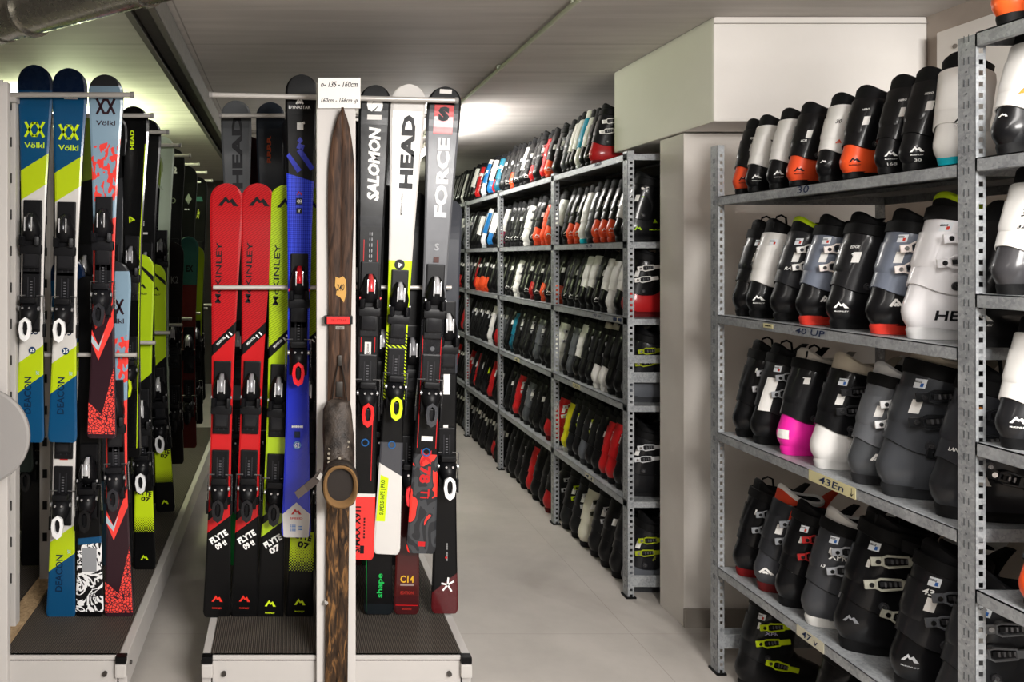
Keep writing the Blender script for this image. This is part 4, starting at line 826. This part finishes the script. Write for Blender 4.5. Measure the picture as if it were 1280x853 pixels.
def boot(x, y, z, c, label, s_=1., yaw=0., roll=0., detail=True, name='ski_boot', group=None):
    C_ = cm(c)
    if not detail:
        key = 'ski_boot#far%d%d' % (c.get('nb', 0) > 0, c.get('st', 1))
        def fn(b):
            g_sole(b, 14); b.loft([ring(SH, q, 16) for q in (.024, .044, .066, .09, .12, .16)], SLOT['shell'])
            b.loft([ring(CU, .104, 16, dzc), ring(CU, .15, 16), ring(CU, .21, 16), ring(CU, .272, 16, dzt)], SLOT['cuff'], cap=(False, False))
            b.loft([ring(LI, .24, 16), ring(LI, .296, 16, lambda a: -.018*math.cos(a))], SLOT['liner'], cap=(False, False))
            b.loft([ring(LI, .296, 16, lambda a: -.018*math.cos(a)), ring(LI, .308, 16, lambda a: -.018*math.cos(a), off=-.003), ring(LI, .27, 16, off=-.012)], SLOT['rim'], cap=(False, True))
            if c.get('nb', 0):
                for xx, zz, kk in ((.125, .235, CU), (.13, .175, CU), (.17, .093, SH), (.21, .070, SH)): g_buckle(b, kk, xx, zz, .25, n=3, s_=1.2)
                patch(b, CU, PI+.9, .20, .35, .05, SLOT['buckle'])
            if c.get('st', 1): patch(b, CU, PI+.45, .22, .42, .028, SLOT['sticker'])
        o = link(name, libmesh(key, fn), None, (x, y, z), label, 'ski boot', group)
        o.scale = (s_, s_, s_); o.rotation_euler = (roll, 0, yaw); recolor(o, C_); return o
    r = thing(name, (x, y, z), label, 'ski boot', group, (roll, 0, yaw)); r.scale = (s_, s_, s_)
    parts = [('sole', g_sole), ('lower_shell', g_shell), ('cuff', g_cuff), ('liner', g_liner)]
    cuffo = None
    for n_, fn in parts:
        o = link(n_, libmesh(n_, fn), r); recolor(o, C_)
        if n_ == 'cuff': cuffo = o
    if s_ > .9: o = link('tongue', libmesh('tongue', g_tongue), r); recolor(o, C_)
    if c.get('strap', 0):
        ps = link('power_strap', libmesh('power_strap', g_strap), r)
        if c.get('loop', 0): link('strap_end', libmesh('strap_end', g_strapend), ps)
    if c.get('nb', 0):
        for i, (xx, zz, kk, tl) in enumerate(((.088, .232, CU, .10), (.076, .178, CU, .12), (.110, .098, SH, -.25), (.165, .080, SH, -.3))):
            if i >= c['nb']: break
            o = link('buckle', libmesh('buckle#%d' % i, lambda b, a=(xx, zz, kk, tl): g_buckle(b, a[2], a[0], a[1], a[3], s_=1.25)), r); recolor(o, C_)
    def pv(b): p = side(CU, .070, .122, .0); b.cyl(p, p+Vector((0, -.004, 0)), .010, M('#4a4a4d', .3, .5)); b.cyl(p+Vector((0, -.004, 0)), p+Vector((0, -.0055, 0)), .005, M('#9a9a9d', .25, .9))
    link('pivot_rivet', libmesh('pivot_rivet', pv), r)
    if c.get('loop', 0):
        def lp(b): b.tube([(.070, -.02, .30), (.072, -.02, .325), (.082, -.018, .341), (.100, -.014, .347), (.118, -.01, .338), (.124, -.006, .30)], .0034, M('#1b1b1d', .7), n=6)
        link('pull_loop', libmesh('pull_loop', lp), r)
    b = MB(); lc = M(c.get('ink', '#e9e9e6'), .45)
    if c.get('st', 1):
        for (a0, z0, wa, h) in c.get('stk', ((PI+.62, .205, .55, .030),)): patch(b, CU, a0, z0, wa, h, M('#e9e7e3', .5))
        if c.get('price', 0): patch(b, CU, PI+.62, .255, .40, .020, M('#e2e6ea', .5)); patch(b, CU, PI+.70, .252, .10, .008, M(c.get('dot', '#c83a2c'), .5), off=.002); decal_a(b, CU, text_geo('=====', .02), PI+.55, .259, .014, .004, INK, off=.002)
    for d in c.get('dec', ()):
        kind, where, g_, u, zz, w_, h = d[:7]; keys = SH if where == 'shell' else CU; geo = LOGO[g_] if kind[0] == 'l' else text_geo(g_, .02, .1)
        m = M(d[7], .45) if len(d) > 7 else lc
        if d[:1] == ('la',) and g_ == 'square': patch(b, keys, u, zz, w_/.055, h, m, off=.0045 if where == 'cuff' else .0016)
        else: (decal_a if kind[1] == 'a' else decal_s)(b, keys, geo, u, zz, w_, h, m, off=.0042 if where == 'cuff' and kind[1] == 'a' else .0018)
    if b.v: b.build('printed_mark', r)
    return r
HE = PI+.55          # angle on the heel side that faces the camera
pk = lambda col_='#e9e9e6', where='shell', z=.068: (('la', where, 'peak', HE, z, .026, .022, col_), ('ta', where, 'McKINLEY', HE, z-.017, .024, .004, col_))
pks = lambda col_='#e9e9e6': (('ls', 'shell', 'peak', .045, .070, .026, .022, col_), ('ts', 'shell', 'McKINLEY', .045, .052, .028, .004, col_))
txt = lambda s_, z, w_=.03, h=.010, c_='#e9e9e6', where='cuff', a=HE: ('ta', where, s_, a, z, w_, h, c_)
OR = '#e2502a'; WH = '#e6e4e0'; BK = '#0e0e10'; GY = '#55585f'; BG = '#6d7482'
def yof(px, xh=1.572, hw=.045): return F*xh/(px-VX)-hw
S1 = [  # left edge px, colours, label
    (903, dict(shell=OR, dec=pk(BK)+(txt('RR', .245, .012),)), 'black kids boot with orange heel at left end of the near top shelf'),
    (925, dict(cuff=WH, dec=pk()+(('la', 'cuff', 'tri', PI+1.35, .205, .045, .035, BK),), st=0), 'white cuffed boot beside the leftmost orange boot on near top shelf'),
    (951, dict(cuff=WH, dec=pk()+(('la', 'cuff', 'tri', PI+1.35, .205, .045, .035, BK),), st=0), 'white cuffed boot right of its white twin on near top shelf'),
    (975, dict(shell=OR, dec=pk(BK)+(txt('ICR', .18, .02, .008),)), 'black boot with orange heel in the middle of the near top shelf'),
    (1011, dict(cuff=WH, shell='#0d0d0f', st=0, dec=(('la', 'cuff', 'tri', PI+1.35, .20, .045, .035, BK), txt('30', .225, .018, .014, BK), ('la', 'cuff', 'chevron', HE+.3, .15, .016, .014, '#e2502a'), ('la', 'shell', 'peak', HE-.3, .08, .02, .012, WH))), 'white cuffed glossy black boot marked 30 on near top shelf'),
    (1040, dict(shell='#e85327', dec=pk(BK)+(txt('HERO', .245, .02, .007),)), 'black boot with bright orange heel right of the boot marked 30'),
    (1082, dict(dec=pk()+(txt('168', .035, .02, .009, WH, 'shell'), txt('HERO', .245, .02, .007))), 'black kids boot with white peak mark, nearest the orange heeled boot'),
    (1112, dict(dec=pk()+(txt('30', .035, .014, .009, WH, 'shell'), txt('HERO', .245, .02, .007))), 'black kids boot beside the tall white and turquoise boot'),
    (1158, dict(shell=WH, cuff=WH, sole='#12a8b8', rim=BK, dec=pk(BK, 'cuff', .13), st=0, ink='#8a8a8d'), 'all white boot with turquoise sole beside the near upright'),
]
b = MB(); vs, fs = LOGO['arrow']; b.add([(-.0022, 2.13-1.75-x*.02, .856+y*.022) for x, y in vs], fs, INK); b.build('shelf_marking', near)
for px, c, lb in S1: boot(1.575, min(yof(px), 2.70) if px > 903 else 2.735, NZ_[0]+.001, c, lb, .80 if px < 1150 else .84, yaw=.12 if px < 1150 else .42)
S2 = [
    (900, dict(nb=2, buckle='#e8dfe2', price=1, strap=1, loop=1, dec=pks()), 'black boot with pink and white buckles, left end of near second shelf'),
    (927, dict(cuff=WH, loop=1, price=1, dec=pk(), st=1, stk=()), 'white cuffed black boot second from left on near second shelf'),
    (956, dict(nb=2, buckle=WH, rim='#c8e61e', price=1, cuff='#232427', dec=(txt('RA', .17, .02, .01), )), 'black boot with lime collar and white buckles on near second shelf'),
    (987, dict(cuff=BG, sole='#d5392c', nb=2, buckle='#e7ddd8', price=1, strap=1, dec=(('ls', 'shell', 'chevron', .05, .08, .026, .02, WH), ('ls', 'cuff', 'star', .09, .15, .03, .012, '#c47a55'))), 'blue grey cuffed boot with red sole, left of the plain black boot'),
    (1024, dict(price=0, strap=1, cuff='#1d1d1f', dec=pk()+(txt('EDGE', .235, .022, .008), txt('4', .215, .006, .01))), 'plain black boot between the two blue grey boots'),
    (1072, dict(cuff=BG, sole='#d5392c', nb=2, buckle='#e7ddd8', price=1, strap=1, dec=(('ls', 'shell', 'chevron', .04, .085, .03, .022, WH), ('ls', 'cuff', 'star', .09, .15, .03, .012, '#c47a55'))), 'larger blue grey boot with red sole, left of the big white boot'),
    (1116, dict(shell='#eceaec', cuff='#eceaec', sole='#dddcdc', nb=2, buckle='#eceaec', rim='#c8e61e', liner=BK, strap=1, price=1, stk=(), dec=(('ts', 'shell', 'HEAD', .080, .056, .095, .022, '#17171a'),)), 'big all white boot with lime collar on near second shelf'),
    (1186, dict(dec=pk()), 'black boot behind the near upright, right of the big white boot'),
]
for i, (px, c, lb) in enumerate(S2): boot(1.572, min(yof(px), 2.73), NZ_[1]+.001, c, lb, 1.0 if i != 6 else 1.10, yaw=(0, 0, -.08, -.10, -.08, -.12, -.12, 0)[i])
S3 = [
    (898, dict(nb=3, buckle='#b9babd', strap=1, loop=1, stk=((HE, .235, .25, .015),)), 'black boot with silver buckles, left end of near third shelf'),
    (932, dict(nb=2, cuff='#232325', buckle='#9b9da1', strap=1, loop=1, price=1, stk=(), dec=(('la', 'cuff', 'square', HE, .17, .034, .11, WH),)), 'black boot with white back panel, left of the pink heeled boot'),
    (965, dict(shell='#f22aa6', cuff='#19191b', sole='#f22aa6', liner='#cfc8be', loop=1, strap=1, stk=((HE+.1, .238, .38, .02),), dec=(('la', 'shell', 'square', HE-.35, .066, .03, .028, WH), ('ls', 'shell', 'ring', .075, .062, .02, .02, BK), ('ts', 'shell', 'ROXA', .115, .062, .03, .007, BK))), 'black boot with bright pink heel shell on near third shelf'),
    (1005, dict(shell='#e3e1de', sole='#d8d6d3', nb=2, buckle='#29292b', liner='#cfc4b2', price=1, dot='#3566b0'), 'black cuffed boot with white lower shell and cream liner'),
    (1050, dict(shell='#45474a', cuff='#606266', nb=2, buckle='#e4e4e4', liner='#d9d9d9', strap=1, sole='#2b2b2d', dec=(('ls', 'shell', 'chevron', .04, .08, .03, .02, WH),)), 'grey boot with pale liner, left of the large dark grey boot'),
    (1085, dict(shell='#414347', cuff='#3b3d41', nb=3, buckle='#1d1e20', liner='#cfc4b2', price=1, sole='#2a2b2d', dot='#3566b0', strap=1, dec=(('ts', 'shell', 'TECNICA', .16, .050, .06, .009, '#dfe3e6'), ('ls', 'shell', 'square', .10, .066, .04, .003, '#2e7fa6'), ('ls', 'cuff', 'square', .13, .21, .05, .012, '#2b6a73'))), 'large dark grey boot with teal details on near third shelf'),
    (1150, dict(shell='#242528', cuff='#303136', nb=2, buckle='#2b2c2f', loop=1, strap=1, stk=((HE, .20, .40, .03),), dec=(txt('LANGE', .15, .03, .008), ('la', 'shell', 'square', HE+.5, .09, .022, .02, WH), ('la', 'cuff', 'disc', HE+.2, .24, .010, .010, '#e28a2b'))), 'dark grey boot beside the near upright on third shelf'),
]
for q in S3:
    if q[1].get('nb'): q[1]['nb'] = 4
for i, (px, c, lb) in enumerate(S3): boot(1.572, min(yof(px), 2.73), NZ_[2]+.001, c, lb, (1, 1, 1, 1.02, 1.0, 1.18, 1.12)[i], yaw=(-.05, -.05, .05, -.05, -.12, -.22, -.15)[i])
S4 = [
    (898, dict(nb=2, buckle='#8d9094', sole='#7a1417', strap=1, loop=1, stk=((HE, .23, .22, .018),)), 'black boot with dark red sole, left end of near fourth shelf'),
    (936, dict(shell='#3d3e42', cuff='#2a2b2e', liner='#d14429', rim=WH, nb=2, buckle='#8d9094', sole='#61191a', strap=0, dec=(('la', 'cuff', 'square', HE+.8, .25, .04, .04, '#d9432a'), ('la', 'shell', 'chevron', HE, .07, .03, .02, WH))), 'dark grey boot with orange upper panel and liner'),
    (962, dict(nb=2, buckle='#a52a2a', strap=1, price=1, stk=((HE, .22, .3, .02),), dec=(('la', 'shell', 'chevron', HE+.2, .12, .012, .012, WH),)), 'black boot with red buckles, left of the grey marked boot'),
    (994, dict(shell='#3c3d40', cuff='#37383b', nb=2, buckle='#9a9ca0', sole='#d9d7d2', liner=WH, strap=1, price=1, dot='#3566b0', stk=((HE, .225, .28, .016),), dec=(('ts', 'cuff', 'XPRO', .07, .21, .055, .018, WH), txt('13', .18, .01, .008))), 'charcoal boot with white lettering and pale sole edge'),
    (1034, dict(nb=2, buckle='#a9a89a', strap=1, price=1, dot='#3566b0', loop=1, stk=((HE, .215, .28, .018),), dec=(('la', 'shell', 'peak', HE, .08, .024, .02, '#77787b'),)), 'large black boot with silver buckles on near fourth shelf'),
    (1102, dict(nb=2, buckle='#55575b', cuff='#1f1f21', strap=1, price=1, dot='#3566b0', dec=(txt('43', .232, .02, .014), ('la', 'shell', 'peak', HE, .08, .024, .02, '#b5b6b8'), txt('McKINLEY', .062, .024, .003, '#b5b6b8', 'shell'))), 'black boot marked 43 in white on near fourth shelf'),
    (1158, dict(shell='#2b2c2e', cuff='#2d2e31', nb=2, buckle='#7b7d80', strap=1, price=1, dot='#3566b0', dec=(txt('M', .20, .012, .016),)), 'charcoal boot beside the near upright on fourth shelf'),
]
for q in S4:
    if q[1].get('nb'): q[1]['nb'] = 4
for i, (px, c, lb) in enumerate(S4): boot(1.572, min(yof(px), 2.73), NZ_[3]+.001, c, lb, (1, 1.05, 1, 1.05, 1.2, 1.14, 1.1)[i], yaw=(-.1, -.12, -.08, -.1, -.18, -.12, -.1)[i])
SF = [
    (900, dict(nb=3, buckle='#d4ea22', strap=1, price=1, cuff='#18191b', stk=((HE, .225, .26, .022),), dec=(('ts', 'cuff', 'XPRO', .09, .205, .06, .012, '#b9b4dd'),)), 'black boot with neon lime buckles on the floor under near shelving'),
    (1000, dict(nb=3, buckle='#7f9a2a', strap=1), 'black boot with dull green buckles on the floor under near shelving'),
    (1060, dict(nb=2), 'plain black boot on the floor beside the green buckled boot'),
    (1130, dict(nb=2, cuff='#26272a'), 'charcoal boot on the floor below the boot marked 43'),
]
for px, c, lb in SF: boot(1.575, min(yof(px), 2.72), .001, c, lb, 1.02)
# second row deeper on the near shelves
BR2 = [(1, 2.60, '#17171a', BK, BK, 'black boot in the back row of the near second shelf, left of its neighbour'), (1, 2.28, '#19191b', BK, BK, 'black boot in the back row behind the plain black boot'), (1, 1.98, BG, BK, BK, 'blue grey boot in the back row behind the big white boot'),
       (2, 2.42, '#17171a', BK, WH, 'black boot with white liner in the back row behind the pink heeled boot'), (2, 2.16, '#1d1d1f', BK, '#d5cdbf', 'black boot with cream liner in the back row behind the grey boot'), (2, 1.93, '#2a2b2e', BK, BK, 'charcoal boot in the back row of the near third shelf'),
       (3, 2.50, '#17171a', BK, BK, 'black boot in the back row behind the orange liner boot'), (3, 2.24, '#8e1d1f', BK, WH, 'dark red boot in the back row of the near fourth shelf'), (3, 1.98, '#1b1c1e', BK, BK, 'black boot in the back row behind the boot marked 43'),
       (0, 1.93, '#1b1b1d', BK, BK, 'black boot in the back row of the near top shelf')]
for sh, y, cf, shl, ln, lb in BR2: boot(1.845, y, NZ_[sh]+.001, dict(cuff=cf, shell=shl, liner=ln, strap=1, nb=2, buckle='#8d9094'), lb, .95 if sh else .8)
# nearest bay: only its far end is inside the picture
NB = [(0, 1.70, dict(shell='#f0622a', cuff='#f0622a', st=0, dec=(('la', 'shell', 'chevron', HE, .07, .03, .02, '#a33a18'),)), .86, 'orange boot on the highest shelf at the top right corner'),
      (0, 1.57, dict(shell='#f0622a', cuff=BK, st=0), .86, 'orange heeled boot at the picture edge on the highest shelf'),
      (1, 1.70, dict(shell='#0e0e10', cuff=WH, st=0, dec=(('la', 'cuff', 'chevron', HE+.2, .16, .022, .02, '#e28a2b'), txt('HF', .16, .02, .01, BK, 'cuff', HE+.5), ('la', 'shell', 'peak', HE-.4, .10, .02, .012, WH))), .84, 'white and glossy black boot on the shelf below the orange boots'),
      (2, 1.70, dict(shell='#39383a', cuff=WH, st=0, dec=(txt('31', .21, .016, .020, BK), txt('32', .175, .016, .010, BK), ('la', 'cuff', 'disc', HE-.15, .26, .008, .008, '#e07a2b'))), .84, 'white cuffed boot with dark grey shell and orange dot, at right picture edge'),
      (3, 1.69, dict(shell='#1c1c1e', cuff=WH, st=0, dec=pk(z=.075)+(txt('31/32', .235, .030, .012, BK), ('la', 'cuff', 'disc', HE+.3, .26, .010, .010, '#e07a2b'))), .86, 'white cuffed black boot marked 31/32 at right picture edge'),
      (4, 1.635, dict(shell='#ea5426', cuff=BK, stk=((HE, .17, .4, .04),), dec=pk(BK)), .86, 'black boot with orange heel, lowest at right picture edge')]
for sh, y, c, s_, lb in NB: boot(1.551, y, NZ2[sh]+.001, c, lb, s_)
for sh in (1, 2, 3, 4):
    boot(1.575, 1.52, NZ2[sh]+.001, dict(cuff=(WH, BK, WH, BK)[sh-1], shell=BK), 'boot just past the right picture edge, %s shelf' % ('second', 'third', 'fourth', 'fifth')[sh-1], .86)
    boot(1.85, 1.62, NZ2[sh]+.001, dict(cuff=(BK, '#1f1f22', '#141416', '#26262a')[sh-1], shell=(BK, '#2b2c2f', BK, '#191a1c')[sh-1], rim=(BK, '#2f7a5f', BK, BK)[sh-1]), 'dark boot in the back row of the nearest bay, %s shelf' % ('second', 'third', 'fourth', 'fifth')[sh-1], .9)
# ---- long aisle shelving: every boot of each bay, from the near upright (first) to the far one
KIND = {  # letter: (shell, cuff, sole, liner, buckle, buckles?, words)
    'k': (BK, BK, '#161617', BK, '#3a3a3d', 0, 'black'), 'K': ('#151517', '#19191b', '#161617', BK, '#c9cacc', 1, 'black silver-buckled'), 'w': (BK, WH, '#161617', BK, WH, 0, 'white-cuffed black'),
    'o': (OR, BK, '#b03a1c', BK, BK, 0, 'orange-heeled black'), 'W': (WH, WH, '#cfcdca', BK, '#d8d8d8', 1, 'all white'), 'T': (WH, WH, '#12a8b8', BK, WH, 0, 'white turquoise-soled'), 'r': ('#b81f22', '#b81f22', '#1c1c1e', BK, '#d8d8d8', 1, 'red'),
    'R': ('#b02022', BK, '#5f1517', BK, WH, 1, 'red-shelled black'), 'g': ('#4b4e52', '#5b5e63', '#232325', BK, '#a5a6a9', 1, 'grey'), 'b': ('#1f6aa8', WH, '#1d1d20', BK, WH, 0, 'blue-heeled white'), 'B': ('#dcdde0', '#1d6fae', '#9aa0a4', WH, WH, 0, 'blue-cuffed white'),
    't': ('#14566b', '#1a7088', '#101f25', BK, WH, 1, 'teal'), 'y': ('#d7cf20', '#d7cf20', '#b9b9b4', BK, '#8b8b20', 1, 'yellow'), 'V': (WH, BK, '#cfcdca', '#d5cdbf', '#9b9b9b', 1, 'white-shelled black'), 'p': ('#8e1f45', WH, '#2a1018', BK, WH, 0, 'crimson-heeled white'),
    'n': ('#1a1b1d', BK, '#161617', BK, '#c9e21e', 1, 'black neon-buckled'), 'c': ('#c9c5b4', '#cbc7b6', '#1c1c1e', BK, '#3a3b30', 1, 'cream'), 'G': ('#5a5d63', '#1d1d20', '#3a3b3e', BK, '#9da824', 1, 'grey-shelled black'), 'O': ('#e2502a', '#e2502a', '#b03a1c', BK, WH, 1, 'all orange'), 'C': (WH, '#1594b8', '#d0d4d6', WH, WH, 0, 'cyan-cuffed white'),
}
ROWS = [  # per shelf (top first), per bay (nearest first)
    ['RkwCwwg', 'KorKRkwkok', 'KtRbkBkrkw', 'KkWkKkKkkg', 'kKkWkkKkoK'],
    ['kwooogTook', 'woOokWkkkk', 'pkwbkBkwkk', 'ggkgwgkKkg', 'kwkgkkwkkk'],
    ['RwWwkwwkkk', 'okokRkKWkk', 'kkkkoooork', 'gKkRkKkkrk', 'kkrkkkKkkk'],
    ['GkkVVkKwgk', 'WKkgKKKKtk', 'gRkWkKnkKk', 'kgrkKkrkkk', 'kKkkgkkkKk'],
    ['KKrrkkGkny', 'rRKkkgkrkk', 'kKkrknkkrk', 'rkKkkrkkKk', 'kkKkkkrkkk'],
    ['GkkkcKn', 'kRkkrkkkk', 'kkRKkkkkk', 'kgkkkkkkk', 'kkkgkkkkk'],
]
SN = ['top', 'second', 'third', 'fourth', 'fifth', 'floor']; ORD = ['first', 'second', 'third', 'fourth', 'fifth', 'sixth', 'seventh', 'eighth', 'ninth', 'tenth', 'eleventh']
BN = ['nearest', 'second', 'third', 'fourth', 'farthest']
for si in range(6):
    z = (MZ+[0])[si]+.001
    for bi in range(5):
        row = ROWS[si][bi]; y0, y1 = MYP[bi]+.10, MYP[bi+1]-.06; n = len(row)
        if si == 0 and bi == 0: y0 = 3.90
        for j, ch in enumerate(row):
            if ch == 'k' and si > 2 and (j+bi) % 2: ch = 'K'
            if bi == 4 and j > 5: break
            shl, cf, so, ln, bk, nb, word = KIND[ch]; y = y0+(y1-y0)*j/(n-1) if n > 1 else y0
            c = dict(shell=shl, cuff=cf, sole=so, liner=ln, buckle=bk, nb=2*nb, st=(si*7+j*3+bi) % 3 != 0, strap=nb)
            if si == 0 and bi == 0 and j == 0: c['cuff'] = '#1a1a1d'
            fl = 'on the floor' if si == 5 else 'on the %s shelf' % SN[si]
            lb = '%s boot %s, %s bay of aisle shelving, %s from the front' % (word, fl, BN[bi], ORD[j])
            s_ = (.92 if si < 3 else 1.0)*(1+.03*math.sin(j*5+si)); x = MX+.025+.006*math.sin(j*3.1+bi)
            if bi < 2:
                if ch in 'ko' and si < 3: c['dec'] = pk(); c['st'] = 1
                if ch == 'n': c['dec'] = pks('#c9e21e')
                if j == 0 and si == 1: c['dec'] = (('ls', 'shell', 'peak', .05, .062, .035, .025, '#a9d01e'), ('ts', 'shell', 'McKINLEY', .15, .055, .10, .008, '#a9d01e'), ('ls', 'cuff', 'square', .09, .21, .05, .006, '#a9d01e'), ('ls', 'shell', 'chevron', .13, .095, .02, .02, '#a9d01e'), ('ls', 'cuff', 'square', .08, .25, .03, .012, WH)); c['strap'] = 1
                if j == 0 and si == 5: c['dec'] = (('ls', 'shell', 'ring', .12, .062, .022, .022, '#aeb52a'), ('ls', 'cuff', 'chevron', .12, .16, .04, .04, '#8b8f3a'))
            boot(x, y, z, c, lb, s_*(1.0 if si < 5 else 1.08), yaw=.04*math.sin(j*2.3+si), detail=(bi < 2))
# marks and second row at the open end of the long shelving
for si, (sh, cf, w_) in enumerate((('#8d2021', BK, 'red shelled'), (BK, '#8c8d90', 'grey cuffed'), ('#8e1a1c', '#6b6c6f', 'red shelled grey cuffed'), ('#1a2a30', '#17181a', 'dark teal'), ('#8e1a1c', BK, 'dark red'), ('#2a2b2d', BK, 'charcoal'))):
    z = (MZ+[0])[si]+.001
    if si == 0: continue
    boot(MX+.345, 3.58, z, dict(shell=sh, cuff=cf, nb=2, buckle='#8d9094', strap=1), '%s boot in the back row at the open end, %s' % (w_, 'on the floor' if si == 5 else SN[si]+' shelf'), .95)
